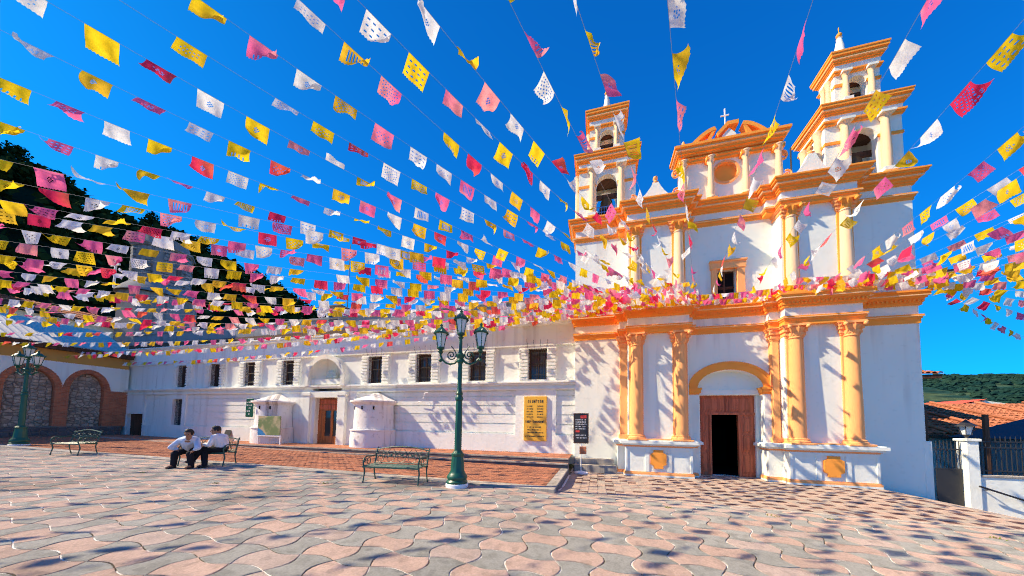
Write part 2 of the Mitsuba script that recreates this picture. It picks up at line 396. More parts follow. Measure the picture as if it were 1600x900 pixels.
m.box(9.98, 10.2, 12.742, 13.6, -.8, 1.47, .02)
m.box(.1, 9.1, 17.7, 30, -.5, 9.0).box(.1, 3.05, 13.5, 17.71, -.5, 9.0).box(6.35, 9.1, 13.5, 17.71, -.5, 9.0).box(3.04, 6.36, 13.5, 17.71, 4.35, 9.0)
m.box(-.86, 10.0, 13.4, 15.2, 6.2, 10.3)
part(church, 'wall', m, 'white_plaster')
h_ = trimesh.convex.convex_hull(np.array([[x, y, z] for y in (14.8, 30.3) for x, z in ((-.1, 9.0), (9.3, 9.0), (4.6, 10.1))]))
part(church, 'roof', MB().add(h_.vertices, h_.faces), 'red_brick')
# frieze blocks (white) and mouldings
fr = MB()
for z0, z1 in ((5.52, 5.9), (9.60, 9.96)): fr.prism(plan, z0, z1)
part(church, 'frieze', fr, 'white_plaster')
part(church, 'architrave', layers(plan, [(5.27, 5.42, .03), (5.42, 5.49, .055), (5.49, 5.55, .085)]), 'orange_paint')
part(church, 'cornice', layers(plan, [(5.86, 5.94, .06), (5.94, 6.03, .08), (6.03, 6.07, .10), (6.07, 6.15, .14), (6.15, 6.24, .19), (6.24, 6.30, .22)]), 'orange_paint')
part(church, 'architrave', layers(plan, [(9.42, 9.52, .03), (9.52, 9.58, .06), (9.58, 9.63, .09)]), 'orange_paint')
part(church, 'cornice', layers(plan, [(9.93, 10.00, .06), (10.0, 10.09, .10), (10.09, 10.13, .14), (10.13, 10.21, .2), (10.21, 10.28, .26), (10.28, 10.33, .30)]), 'orange_paint')
for z0, z1, d in ((6.132, 6.155, .196), (10.12, 10.145, .206), (5.485, 5.50, .092), (9.575, 9.59, .096)):
    part(church, 'fillet', layers(plan, [(z0, z1, d)]), 'cream_paint')
dt = MB()
def dentils(zc, off, sz=.055, step=.115):
    ring = np.array(plan.buffer(off, join_style=2).exterior.coords)
    for a, b in zip(ring[:-1], ring[1:]):
        L = np.linalg.norm(b - a)
        if max(a[1], b[1]) > 12.9 or L < .15: continue
        d = (b - a) / L
        for k in range(int(L / step)):
            c = a + d * (k + .5) * step
            dt.box(c[0] - sz / 2, c[0] + sz / 2, c[1] - sz / 2, c[1] + sz / 2, zc - .035, zc + .035)
dentils(5.985, .10)
part(church, 'dentils', dt, 'orange_paint', kind='stuff')

def leafy(a, z): return 1 + .10 * np.cos(8 * a) * sst(.0, .12, z) + .06 * np.cos(16 * a + z * 40)
def column(xc, yc, z0, z1, r, shaft_mat, cap_mat, caph=.42):
    rt = r * .80
    c = part(church, 'column', MB().lathe([(r * 1.02, 0.14), (r, (z1 - z0) * .3), (rt, z1 - z0 - caph), (rt * .98, z1 - z0 - caph + .02)], xc, yc, z0, 20)
             .lathe([(rt * 1.14, z1 - z0 - caph - .05), (rt * 1.18, z1 - z0 - caph - .03), (rt * 1.0, z1 - z0 - caph)], xc, yc, z0, 20), shaft_mat, smooth=40)
    b = MB().lathe([(r * 1.42, 0), (r * 1.45, .05), (r * 1.28, .075), (r * 1.2, .095), (r * 1.26, .12), (r * 1.12, .145), (r, .15)], xc, yc, z0, 20)
    b.box(xc - r * 1.5, xc + r * 1.5, yc - r * 1.5, yc + r * 1.5, z0 - .05, z0 + .005, .008)
    part(c, 'base', b, cap_mat, smooth=40)
    k = MB().lathe([(rt * .95, 0), (rt * 1.12, .05), (rt * 1.2, .14), (rt * 1.02, .15), (rt * 1.18, .2), (rt * 1.42, .29), (rt * 1.15, .30), (rt * 1.2, caph - .08)], xc, yc, z1 - caph, 32, leafy)
    s = rt * 1.55
    for sx in (-1, 1):
        for sy in (-1, 1):
            k.ball((xc + sx * s * .92, yc + sy * s * .92, z1 - .11), .062, sub=1)
    ab = []
    for t in range(4):
        a0 = PI / 4 + t * PI / 2
        for f in np.linspace(0, 1, 7)[:-1]:
            p = np.array([math.cos(a0), math.sin(a0)]) * (1 - f) + np.array([math.cos(a0 + PI / 2), math.sin(a0 + PI / 2)]) * f
            ab.append((xc + p[0] * s * 1.42 * (1 - .16 * math.sin(PI * f)), yc + p[1] * s * 1.42 * (1 - .16 * math.sin(PI * f))))
    k.prism(Polygon(ab), z1 - .07, z1)
    part(c, 'capital', k, cap_mat, smooth=35)
def pilaster(xc, w, y0, z0, z1, m, cap=.42):
    p = part(church, 'pilaster', MB().box(xc - w / 2, xc + w / 2, y0, 12.78, z0, z1 - cap, .012).box(xc - w / 2 - .05, xc + w / 2 + .05, y0 - .05, 12.78, z0 - .04, z0 + .13, .02), m)
    k = MB()
    for q, (dz, e) in enumerate(((cap, .02), (cap * .86, .05), (cap * .62, .04), (cap * .55, .085), (cap * .3, .06), (cap * .2, .12), (cap * .08, .15))):
        nz = [cap * .86, cap * .62, cap * .55, cap * .3, cap * .2, cap * .08, 0][q]
        k.box(xc - w / 2 - e, xc + w / 2 + e, y0 - e, 12.77 - q * .002, z1 - dz, z1 - nz, .008)
    for sx in np.linspace(-1, 1, 5): k.ball((xc + sx * w * .5, y0 - .07, z1 - cap * .42), .045, (1, .7, 1.5))
    for sx in (-1, 1): k.ball((xc + sx * (w / 2 + .05), y0 - .08, z1 - cap * .22), .06)
    part(p, 'capital', k, 'peach_paint')
for a, b in BAYS:
    for xc in (a + .3, b - .3):
        pilaster(xc, .50, 12.21, 1.34, 5.27, 'peach_paint')
        column(xc, 12.22, 1.34, 5.27, .225, 'peach_paint', 'peach_paint')
        pilaster(xc, .44, 12.22, 6.34, 9.42, 'orange_paint', .38)
        column(xc, 12.24, 6.36, 9.42, .185, 'cream_paint', 'orange_paint', .36)
    pilaster(a - .12, .26 if a < 4 else .20, 12.50, 1.34, 5.27, 'peach_paint')
    # pedestal
    pp = unary_union([sbox(a - .1, 12.05, b + .02, 12.9), sbox(a - .34, 12.42, b + .26, 12.9)]) if a < 4 else unary_union([sbox(a - .04, 12.05, b + .17, 12.9), sbox(a - .45, 12.42, b + .17, 12.9)])
    pd = part(church, 'pedestal', MB().prism(pp, -.2, 1.1), 'white_plaster')
    part(pd, 'base_course', layers(pp, [(-.3, .055, .05)]), 'white_plaster')
    part(pd, 'base_moulding', layers(pp, [(.055, .12, .045), (.12, .16, .025)]), 'peach_paint')
    part(pd, 'string_moulding', layers(pp, [(1.05, 1.085, .03), (1.085, 1.115, .06)]), 'peach_paint')
    part(pd, 'slab', layers(pp, [(1.11, 1.17, .10), (1.17, 1.27, .17), (1.27, 1.30, .12)]), 'white_plaster')
    part(pd, 'column_base', layers(unary_union([sbox(a, 12.05, b, 12.8)]), [(1.295, 1.345, .02)]), 'peach_paint')
    x0, x1 = (a - .1, b + .02) if a < 4 else (a - .04, b + .17)
    fr_ = MB(); w3 = (x1 - x0) / 3
    for q in range(4):
        c0 = x0 + q * w3
        lo, hi = max(x0, c0 - .065), min(x1, c0 + .065)
        fr_.box(lo, hi, 12.02, 12.06, .165, 1.045)
    for q in (0, 1, 2):
        fr_.box(x0 + q * w3 + .066, x0 + (q + 1) * w3 - .066, 12.022, 12.06, .94, 1.045)
    part(pd, 'panel_frame', fr_, 'white_plaster')
    xm = (x0 + x1) / 2
    oc = Polygon([(xm + .26 * sx, .62 + .33 * sz) for sx, sz in ((-1, -.55), (-.6, -.7), (-.6, -1), (.6, -1), (.6, -.7), (1, -.55), (1, .55), (.6, .72), (.6, 1), (-.6, 1), (-.6, .72), (-1, .55))])
    part(pd, 'plaque', MB().wall(oc, 11.99, 12.06), 'orange_paint', label='orange plaque with notched corners')
# portal
for s in (-1, 1):
    part(church, 'door_jamb', MB().box(AC + s * 1.21 - .19, AC + s * 1.21 + .19, 12.66, 13.0, -.2, 3.0, .012), 'white_plaster')
    im = MB()
    for z0, z1, e in ((3.0, 3.06, .0), (3.06, 3.17, .04), (3.17, 3.24, .07)):
        im.box(AC + s * 1.21 - .2 - e, AC + s * 1.21 + .2 + e, 12.64 - e, 12.99, z0, z1)
    part(church, 'impost', im, 'orange_paint')
ring = ell(1.36, .97, 3.24, 48).difference(ell(1.05, .68, 3.24, 48)).intersection(sbox(0, 3.24, 10, 6))
ring2 = ell(1.36, .97, 3.24, 48).difference(ell(1.27, .885, 3.24, 48)).intersection(sbox(0, 3.242, 10, 6))
part(church, 'arch', MB().wall(ring, 12.70, 12.76).wall(ring2, 12.68, 12.72), 'orange_paint')
part(church, 'lintel', MB().box(AC - 1.02, AC + 1.02, 12.93, 13.06, 3.0, 3.2, .01), 'white_plaster')
D0 = 13.16
dw = part(church, 'doorway', MB().box(3.76, 5.58, D0, D0 + .1, 2.29, 3.0).box(3.76, 4.16, D0, D0 + .1, 0, 2.29).box(5.05, 5.58, D0, D0 + .1, 0, 2.29).box(4.10, 4.165, D0 - .05, D0 + .02, 0, 2.33).box(5.045, 5.11, D0 - .05, D0 + .02, 0, 2.33).box(3.765, 5.575, D0 - .052, D0 + .018, 2.27, 2.36), 'door_wood')
pn = MB()
for x0, x1, z0, z1 in ((3.80, 4.62, 2.40, 2.94), (4.70, 5.54, 2.40, 2.94), (3.81, 4.06, 1.62, 2.2), (3.81, 4.06, .92, 1.55), (3.81, 4.06, .12, .85), (5.15, 5.53, 1.62, 2.2), (5.15, 5.53, .92, 1.55), (5.15, 5.53, .12, .85)):
    pn.box(x0, x1, D0 - .012, D0 + .02, z0, z1, .008); pn.box(x0 + .05, x1 - .05, D0 - .03, D0 + .02, z0 + .05, z1 - .05, .012)
part(dw, 'panel', pn, 'door_wood')
part(dw, 'mullion', MB().box(4.645, 4.675, D0 - .045, D0, 2.37, 3.0), 'door_wood')
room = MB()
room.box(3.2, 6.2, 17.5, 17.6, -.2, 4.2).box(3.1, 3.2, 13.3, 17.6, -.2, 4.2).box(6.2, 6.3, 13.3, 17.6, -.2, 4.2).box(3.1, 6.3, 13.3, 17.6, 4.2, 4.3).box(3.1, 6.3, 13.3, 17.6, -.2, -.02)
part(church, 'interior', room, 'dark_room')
# upper window
wf = MB()
wf.box(4.12, 4.31, 12.66, 12.80, 6.3, 7.72, .01).box(4.95, 5.2, 12.66, 12.80, 6.3, 7.72, .01).box(4.08, 5.24, 12.64, 12.80, 7.68, 7.96, .012).box(4.05, 5.27, 12.60, 12.79, 7.93, 8.0, .01)
uw = part(church, 'window', wf, 'peach_paint')
part(uw, 'frame', MB().box(4.31, 4.95, 13.0, 13.06, 6.3, 7.69).box(4.605, 4.655, 12.96, 13.02, 6.3, 7.69).box(4.31, 4.95, 12.962, 13.018, 7.05, 7.09), 'old_wood')
pl = MB()
for x0, x1 in ((4.34, 4.59), (4.67, 4.92)):
    for z0, z1 in ((6.4, 7.0), (7.13, 7.62)): pl.box(x0, x1, 12.975, 13.03, z0, z1)
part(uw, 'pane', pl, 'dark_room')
# parapet with scroll gables over the bays
def scroll(x0, x1, xp, zp):
    t = np.linspace(0, 1, 9)
    L = [(x0 + (xp - .1 - x0) * a, 10.34 + .28 + (zp - 10.62) * a ** 2.6) for a in t]
    R = [(x1 + (xp + .1 - x1) * a, 10.34 + .28 + (zp - 10.62) * a ** 2.6) for a in t][::-1]
    g = part(church, 'gable', MB().wall(Polygon([(x0, 10.33)] + L + R + [(x1, 10.33)]), 12.42, 12.62), 'white_plaster')
    part(g, 'finial', MB().lathe([(.10, -.02), (.12, .05), (.07, .09), (.05, .14), (.09, .2), (.08, .28), (.0, .34)], xp, 12.52, zp, 12), 'peach_paint', smooth=40)
    for s, xx in ((1, x0 + .14), (-1, x1 - .14)):
        tt = np.linspace(0, 2.6 * PI, 22)
        q = MB().tube(np.c_[xx + s * (.05 + .016 * tt) * np.cos(tt) * .9, 0 * tt + 12.40, 10.72 + (.05 + .016 * tt) * np.sin(tt)], .032, 6)
        part(g, 'scroll', q, 'peach_paint', smooth=40)
scroll(1.2, 3.05, 2.18, 11.28)
scroll(6.3, 8.0, 7.2, 11.38)
# attic with oculus and broken pediment
at = part(church, 'attic', MB().wall(sbox(3.15, 10.3, 6.5, 12.4).difference(Point(4.74, 11.57).buffer(.40)), 12.9, 13.12).box(3.15, 6.5, 13.12, 13.3, 10.3, 12.4).box(3.05, 6.6, 12.84, 13.3, 10.3, 10.5, .02), 'white_plaster')
part(at, 'oculus', MB().wall(Point(4.74, 11.57).buffer(.40, 8), 13.0, 13.1), 'orange_paint')
part(at, 'oculus_ring', MB().wall(Point(4.74, 11.57).buffer(.47, 8).difference(Point(4.74, 11.57).buffer(.39, 8)), 12.86, 12.98), 'peach_paint')
ap = sbox(3.15, 12.82, 6.5, 13.34)
part(at, 'cornice', layers(ap, [(12.12, 12.22, .03), (12.22, 12.28, .07), (12.36, 12.44, .06), (12.44, 12.55, .12), (12.55, 12.65, .19), (12.65, 12.74, .24)]), 'orange_paint')
for xc in (3.25, 4.18, 5.34, 6.38):
    ck = part(at, 'column', MB().lathe([(.15, 0), (.15, .05), (.105, .1), (.12, .4), (.085, 1.4), (.12, 1.45), (.15, 1.6), (.17, 1.62), (.17, 1.66), (0, 1.66)], xc, 12.74, 10.48, 14), 'cream_paint', smooth=40)
for xc in (3.25, 4.18, 5.34, 6.38):
    part(at, 'column_block', MB().box(xc - .18, xc + .18, 12.6, 12.9, 10.34, 10.48), 'orange_paint')
    part(at, 'column_block', MB().box(xc - .16, xc + .16, 12.62, 12.9, 12.0, 12.14), 'orange_paint')
part(at, 'fillet', layers(ap, [(12.54, 12.565, .196)]), 'cream_paint')
for s, xa, xb in ((1, 3.42, 4.34), (-1, 6.16, 5.3)):
    t = np.linspace(0, 1, 13)
    zz = 12.74 + .62 * np.sin(t * PI / 2 * .92)
    up_ = [(xa + (xb - xa) * a, z) for a, z in zip(t, zz)]
    dn = [(xa + (xb - xa) * a + s * .06, max(12.73, z - .13)) for a, z in zip(t, zz)][::-1]
    pg = part(at, 'pediment_arm', MB().wall(Polygon(up_ + dn).buffer(0), 12.72, 13.02), 'orange_paint')
    part(pg, 'end_rake', MB().wall(Polygon([(xb, 13.36), (xb + s * .03, 13.24), (xb - s * .22 + s * .03, 12.74), (xb - s * .34, 12.74)]), 12.73, 13.01), 'orange_paint')
part(at, 'aedicule', MB().wall(Polygon([(4.6, 12.735), (5.06, 12.735), (5.06, 12.95), (4.83, 13.2), (4.6, 12.95)]), 12.75, 13.1), 'white_plaster')
part(at, 'aedicule_roof', MB().wall(Polygon([(4.44, 12.93), (4.80, 13.30), (5.14, 13.30), (5.14, 13.44), (4.76, 13.44), (4.40, 13.06)]), 12.70, 13.12), 'orange_paint')
part(at, 'cross', MB().box(4.72, 4.76, 12.85, 12.89, 13.4, 14.12).box(4.6, 4.88, 12.852, 12.888, 13.82, 13.86), 'white_metal')
for xc in (3.3, 6.3):
    part(at, 'urn', MB().lathe([(.11, 0), (.07, .06), (.13, .16), (.12, .24), (.05, .3), (.06, .36), (0, .46)], xc, 12.95, 12.74, 12), 'peach_paint', smooth=40)
for xc, s in ((3.02, -1), (6.63, 1)):
    tt = np.linspace(0, 3 * PI, 26)
    for zc, k in ((11.9, 1), (10.85, 1.2)):
        q = MB().tube(np.c_[xc + s * (.04 + .012 * tt) * np.cos(tt) * k, 0 * tt + 12.98, zc + (.04 + .018 * tt) * np.sin(tt) * k], .045, 6)
        part(at, 'side_scroll', q, 'peach_paint', smooth=40)
part(church, 'lightning_rod', MB().tube([(6.62, 12.5, 10.3), (6.62, 12.5, 11.75)], .025), 'iron')

# bell towers
def arch_poly(c, hw, z0, zs, n=12):
    return Polygon([(c - hw, z0), (c + hw, z0)] + [(c + hw * math.cos(t), zs + hw * math.sin(t)) for t in np.linspace(0, PI, n)])
def tower(x0, x1, side, name):
    xc = (x0 + x1) / 2
    tw = part(church, 'bell_tower', MB().box(x0 - .05, x1 + .05, 12.82, 14.25, 10.3, 10.52, .02), 'white_plaster', label=name)
    def stage(x0, x1, y0, y1, z0, zs, z1, hw, rc):
        w = MB(); t = .24; c = (x0 + x1) / 2
        w.wall(sbox(x0, z0, x1, z1).difference(arch_poly(c, hw, z0 - .1, zs)), y0, y0 + t)
        w.wall(sbox(x0, z0, x1, z1).difference(arch_poly(c, hw, z0 + .3, zs)), y1 - t, y1)
        cy = (y0 + y1) / 2
        for xa in (x0, x1 - t):
            w.wallx(sbox(y0 + t, z0, y1 - t, z1).difference(arch_poly(cy, min(hw, .3), z0 + .3, zs)), xa, xa + t)
        part(tw, 'shade_ceiling', MB().box(x0 + t, x1 - t, y0 + t, y1 - t, z1 - .12, z1 - .005), 'old_wood')  # dark ceiling added so the belfry opening reads as shaded
        part(tw, 'belfry_wall', w, 'white_plaster')
        h = z1 - z0
        for xx in (c - hw - rc * 1.25, c + hw + rc * 1.25):
            part(tw, 'column', MB().lathe([(rc * 1.5, 0), (rc * 1.5, .1), (rc * 1.05, .14), (rc * 1.1, h * .35), (rc * .82, h - .2), (rc * 1.05, h - .16), (rc * 1.35, h - .05), (rc * 1.45, h)], xx, y0 - rc * .8, z0, 14), 'cream_paint', smooth=40)
            for za, zb in ((z0 - .02, z0 + .1), (z1 - .06, z1 + .02)):
                part(tw, 'column_block', MB().box(xx - rc * 1.6, xx + rc * 1.6, y0 - rc * 2.3, y0 + .02, za, zb), 'white_plaster')
        for xa in ((x0 - .02, c - hw), (c + hw, x1 + .02)):
            part(tw, 'impost', MB().box(xa[0], xa[1], y0 - .035, y0 + .06, zs - .05, zs + .05), 'orange_paint')
        for s in (0, 1):
            xa = x0 - .035 if s == 0 else x1 - .05
            for ya, yb in ((y0 + .1, cy - min(hw, .3)), (cy + min(hw, .3), y1)):
                part(tw, 'impost', MB().box(xa, xa + .085, ya, yb, zs - .052, zs + .048), 'orange_paint')
        # columns on the left flank
        for yy in (y0 + .25, y1 - .25):
            part(tw, 'column', MB().lathe([(rc * 1.3, 0), (rc * 1.3, .1), (rc, .14), (rc * .8, h - .2), (rc * 1.2, h - .05), (rc * 1.3, h)], x0 - rc * .5, yy, z0, 12), 'cream_paint', smooth=40)
    stage(x0, x1, 12.9, 14.2, 10.52, 11.95, 12.62, (x1 - x0) * .185, .125)
    part(tw, 'cornice', layers(sbox(x0, 12.86, x1, 14.22), [(12.60, 12.68, .04), (12.68, 12.74, .08), (12.94, 13.0, .04), (13.0, 13.08, .08), (13.08, 13.17, .14), (13.17, 13.26, .19), (13.26, 13.30, .21)]), 'orange_paint')
    part(tw, 'fillet', layers(sbox(x0, 12.86, x1, 14.22), [(13.07, 13.095, .147)]), 'cream_paint')
    part(tw, 'frieze', MB().box(x0 - .01, x1 + .01, 12.85, 14.23, 12.7, 12.96), 'white_plaster')
    a0, a1 = x0 + .44, x1 - .42
    part(tw, 'upper_base', MB().box(a0 - .06, a1 + .06, 12.98, 13.84, 13.26, 13.48, .02), 'white_plaster')
    stage(a0, a1, 13.04, 13.78, 13.48, 14.2, 14.62, (a1 - a0) * .2, .085)
    part(tw, 'cornice', layers(sbox(a0, 13.0, a1, 13.8), [(14.60, 14.66, .03), (14.66, 14.71, .06), (14.94, 15.0, .04), (15.0, 15.08, .08), (15.08, 15.18, .13), (15.18, 15.28, .17), (15.28, 15.34, .19)]), 'orange_paint')
    part(tw, 'fillet', layers(sbox(a0, 13.0, a1, 13.8), [(15.07, 15.09, .136)]), 'cream_paint')
    part(tw, 'frieze', MB().box(a0 - .01, a1 + .01, 12.99, 13.81, 14.7, 14.96), 'white_plaster')
    cc = ((a0 + a1) / 2, 13.4)
    part(tw, 'cupola', MB().lathe([(.42, 0), (.40, .15), (.3, .28), (.15, .36), (0, .4)], *cc, 15.33, 16), 'white_plaster', smooth=40)
    fx = (cc[0], 13.1) if side < 0 else (cc[0] - .42, 13.1)
    fn = part(tw, 'finial', MB().lathe([(.2, 0), (.2, .06), (.15, .12), (.12, .45), (.07, .72), (.09, .75), (.04, .8)], *fx, 15.33, 12), 'white_plaster', smooth=40)
    part(fn, 'ball', MB().ball((*fx, 16.2), .085, sub=2).tube([(*fx, 16.2), (*fx, 16.52)], .015), 'orange_paint', smooth=True)
    bl_ = part(tw, 'bell', MB().lathe([(.40, 0), (.37, .08), (.28, .3), (.24, .55), (.16, .68), (0, .70)], xc, 13.4, 10.95, 16), 'bell_bronze', smooth=40)
    part(bl_, 'yoke', MB().box(xc - .9, xc + .9, 13.34, 13.46, 11.65, 11.82).tube([(xc, 13.4, 10.75), (xc, 13.4, 11.2)], .04), 'old_wood')
    b2 = part(tw, 'bell', MB().lathe([(.2, 0), (.17, .06), (.12, .2), (.07, .28), (0, .29)], cc[0], 13.4, 13.75, 14), 'bell_bronze', smooth=40)
    part(b2, 'yoke', MB().box(cc[0] - .35, cc[0] + .35, 13.36, 13.44, 14.03, 14.12), 'old_wood')
    if side < 0:
        r_ = MB()
        for q in range(9):
            xx = xc - .40 + q * .1
            r_.tube([(xx, 12.98, 10.5), (xx, 12.98, 11.02)], .012, 5)
        for zz in (10.56, 10.8, 11.02): r_.tube([(xc - .44, 12.98, zz), (xc + .44, 12.98, zz)], .016, 5)
        part(tw, 'railing', r_, 'blue_paint')
tower(-.78, 1.5, -1, 'left bell tower with a blue railing in its arch')
tower(7.86, 10.02, 1, 'right bell tower, larger in view, with white finial')
fl = part(church, 'floodlight', MB().box(10.15, 10.45, 12.2, 12.42, 6.45, 6.68, .03).tube([(10.1, 12.6, 6.3), (10.25, 12.4, 6.4), (10.3, 12.35, 6.5)], .03).box(10.3, 10.6, 12.3, 12.5, 6.7, 6.78), 'iron')
# ---------------------------------------------------------------- the convent wing
wing = thing('convent_building', 'long white convent wing with barred windows and a shell niche over its door', 'building')
WX = [-2.52, -5.30, -8.06, -10.80, -16.42, -19.25, -22.03, -24.9]
NX = -13.67
Y0, YR = 12.95, 13.07
w = MB()
holes = [sbox(x - .41, 3.74, x + .41, 5.1) for x in WX] + [sbox(-14.42, .4, -12.86, 3.0), sbox(-25.48, 1.4, -24.62, 3.0), sbox(-29.76, .4, -28.2, 2.06), sbox(NX - 1.08, 3.75, NX + 1.08, 4.0), Point(NX, 3.98).buffer(1.08, 12)]
w.wall(sbox(-31, .2, -.88, 6.12).difference(unary_union(holes)), YR, 13.35)
w.box(-31, -.88, 14.0, 14.3, 0, 6.0)
part(wing, 'wall', w, 'old_plaster')
# raised frame of the upper floor: window piers, frieze
up_ = MB()
up_.box(-31, -.89, Y0, YR + .01, 5.22, 6.1)
for x in WX:
    up_.wall(sbox(x - .82, 3.66, x + .82, 5.23).difference(sbox(x - .41, 3.74, x + .41, 5.1)), Y0 + .03, YR + .01)
part(wing, 'window_pier', up_, 'old_plaster')
for x in WX:
    q = MB()
    for s in (-1, 1):
        for k in range(9):
            z0 = 3.70 + k * .158; e = .005 * (k % 2)
            q.box(x + s * .61 - .19 - e, x + s * .61 + .19 + e, Y0 - .03 - e, Y0 + .04, z0, z0 + .108, .008)
    part(wing, 'quoin', q, 'old_plaster', kind='stuff')
    wd = part(wing, 'window', MB().box(x - .41, x + .41, 13.28, 13.34, 3.74, 5.1), 'window_glass')
    fr_ = MB().box(x - .41, x - .35, 13.2, 13.29, 3.74, 5.1).box(x + .35, x + .41, 13.2, 13.29, 3.74, 5.1).box(x - .35, x + .35, 13.2, 13.29, 5.03, 5.1).box(x - .35, x + .35, 13.2, 13.29, 3.74, 3.8).box(x - .025, x + .025, 13.22, 13.285, 3.8, 5.03).box(x - .35, x + .35, 13.222, 13.287, 4.45, 4.49)
    part(wd, 'frame', fr_, 'old_wood')
    g = MB()
    for k in range(8): g.tube([(x - .36 + k * .103, 13.02, 3.74), (x - .36 + k * .103, 13.02, 5.1)], .011, 4, False)
    for zz in (3.95, 4.42, 4.9): g.tube([(x - .41, 13.02, zz), (x + .41, 13.02, zz)], .012, 4, False)
    part(wd, 'grille', g, 'iron')
# spikes over the windows nearest the church
for x in WX[:5]:
    for k in range(4): part(wing, 'spike', MB().tube([(x - .42 + k * .28, 12.9, 5.1), (x - .45 + k * .3, 12.8, 5.45)], .008, 4, False), 'iron')
# the ledge between the floors, and the frame of the lower panels
lp = [(-11.8, -3.46), (-24.3, -18.3), (-1.70, -.89), (-29.0 + .9, -25.9)]
panels = [sbox(a, 1.36, b, 3.28) for a, b in lp]
low = sbox(-31, .2, -.89, 3.5).difference(unary_union(panels + holes))
part(wing, 'lower_frame', MB().wall(low, Y0 - .02, YR + .01), 'old_plaster')
part(wing, 'ledge', MB().box(-31, -.89, 12.80, 13.08, 3.5, 3.56, .01).box(-31, -.89, 12.74, 13.08, 3.56, 3.64, .012).box(-31, -.89, 12.86, 13.08, 3.3, 3.36, .01), 'old_plaster')
for a, b in lp:
    zs = [1.36, 1.40, 1.81, 2.22, 2.61, 3.02, 3.28]
    for z0, z1 in zip(zs[:-1], zs[1:]):
        if z1 - z0 < .1: continue
        part(wing, 'course', MB().wall(sbox(a + .002, z0 + .028, b - .002, z1 - .028).difference(unary_union(holes)), YR - .06, YR + .02), 'old_plaster')
    part(wing, 'panel_sill', MB().box(a, b, Y0 - .01, YR, 1.33, 1.36), 'old_plaster')
# eave, parapet roof
part(wing, 'eave', MB().box(-31, -.95, 12.72, 13.4, 6.10, 6.18, .01).box(-31, -.98, 12.62, 13.4, 6.18, 6.24, .01), 'old_plaster')
part(wing, 'parapet', MB().box(-31, -1.2, 13.5, 13.78, 6.7, 7.5, .02).box(-31, -1.2, 13.42, 13.86, 7.42, 7.52, .02), 'grey_plaster')
part(wing, 'eave_gap_shade', MB().box(-31, -1.2, 13.3, 13.9, 6.2, 6.72), 'old_wood')  # dark wood-coloured band standing in for the shadow under the parapet
# niche with shell over the door
def half_dome(cx, cz, r, y, depth, n=20, k=8):
    v, f = [], []
    for i in range(k + 1):
        t = i / k * PI / 2
        for j in range(n + 1):
            a = PI * j / n
            rip = 1 - .035 * (math.sin(9 * a) ** 2) * math.cos(t) ** .5
            v.append((cx + r * math.cos(t) * rip * math.cos(a), y + depth * math.sin(t), cz + r * math.cos(t) * rip * math.sin(a)))
    for i in range(k):
        for j in range(n):
            p = i * (n + 1) + j; f.append((p, p + 1, p + n + 2, p + n + 1))
    return v, f
nc = part(wing, 'niche', MB().add(*half_dome(NX, 3.98, 1.06, 12.86, .62)).box(NX - 1.06, NX + 1.06, 12.86, 13.5, 3.70, 3.985).box(NX - 1.1, NX + 1.1, 13.46, 13.55, 3.6, 5.1), 'white_plaster', smooth=50)
part(nc, 'arch', MB().wall(Point(NX, 3.98).buffer(1.26, 16).difference(Point(NX, 3.98).buffer(1.04, 16)).intersection(sbox(-20, 3.64, 0, 6)), 12.70, 13.09).box(NX - 1.26, NX - 1.04, 12.69, 13.05, 3.62, 3.98).box(NX + 1.04, NX + 1.26, 12.69, 13.05, 3.62, 3.98), 'white_plaster')
sh = MB()
for q in range(9):
    a = PI * (q + .5) / 9
    sh.tube([(NX, 13.28, 4.1), (NX + .22 * math.cos(a), 13.14, 4.1 + .26 * math.sin(a)), (NX + .32 * math.cos(a), 13.16, 4.1 + .42 * math.sin(a))], [.02, .055, .04], 6)
mat('shell_blue', mikit.proc(lambda p, n, uv: mix((.34, .62, .62), (.70, .72, .70), fbm(p.x * 9, p.z * 9, 0, 2))), .8, .2)
part(nc, 'shell', sh, 'shell_blue', smooth=40)
dr_ = part(wing, 'door', MB().box(-14.42, -12.86, 13.2, 13.3, 2.35, 3.0).box(-14.42, -14.1, 13.18, 13.3, .6, 2.36).box(-13.02, -12.86, 13.18, 13.3, .6, 2.36).box(-14.1, -13.02, 13.2, 13.28, .6, 1.0).box(-13.62, -13.5, 13.19, 13.3, 1.0, 2.36).box(-14.1, -14.02, 13.2, 13.28, 1.0, 2.36).box(-13.1, -13.02, 13.2, 13.28, 1.0, 2.36), 'orange_wood')
dq = MB()
for k in range(6):
    dq.box(-14.36 + k * .255, -14.14 + k * .255, 13.17, 13.22, 2.42, 2.66, .02); dq.box(-14.36 + k * .255, -14.14 + k * .255, 13.17, 13.22, 2.7, 2.94, .02)
part(dr_, 'panel', dq, 'door_wood')
part(dr_, 'pane', MB().box(-14.1, -13.02, 13.24, 13.26, .99, 2.36), 'window_glass')
for xa, xb in ((-15.08, -14.62), (-12.84, -12.36)):
    part(wing, 'door_pilaster', MB().box(xa, xb, 12.78, 13.06, .4, 3.3, .01).box(xa - .06, xb + .06, 12.74, 13.06, 3.12, 3.29, .01), 'white_plaster')
part(wing, 'door_lintel', MB().box(-14.62, -12.84, 12.80, 13.06, 3.02, 3.298), 'white_plaster')
lw = part(wing, 'window', MB().box(-25.48, -24.62, 13.26, 13.32, 1.4, 3.0), 'window_glass')
g = MB()
for k in range(7): g.tube([(-25.42 + k * .125, 13.08, 1.4), (-25.42 + k * .125, 13.08, 3.0)], .014, 4, False)
for zz in (1.7, 2.2, 2.7): g.tube([(-25.48, 13.08, zz), (-24.62, 13.08, zz)], .014, 4, False)
part(lw, 'grille', g, 'iron')
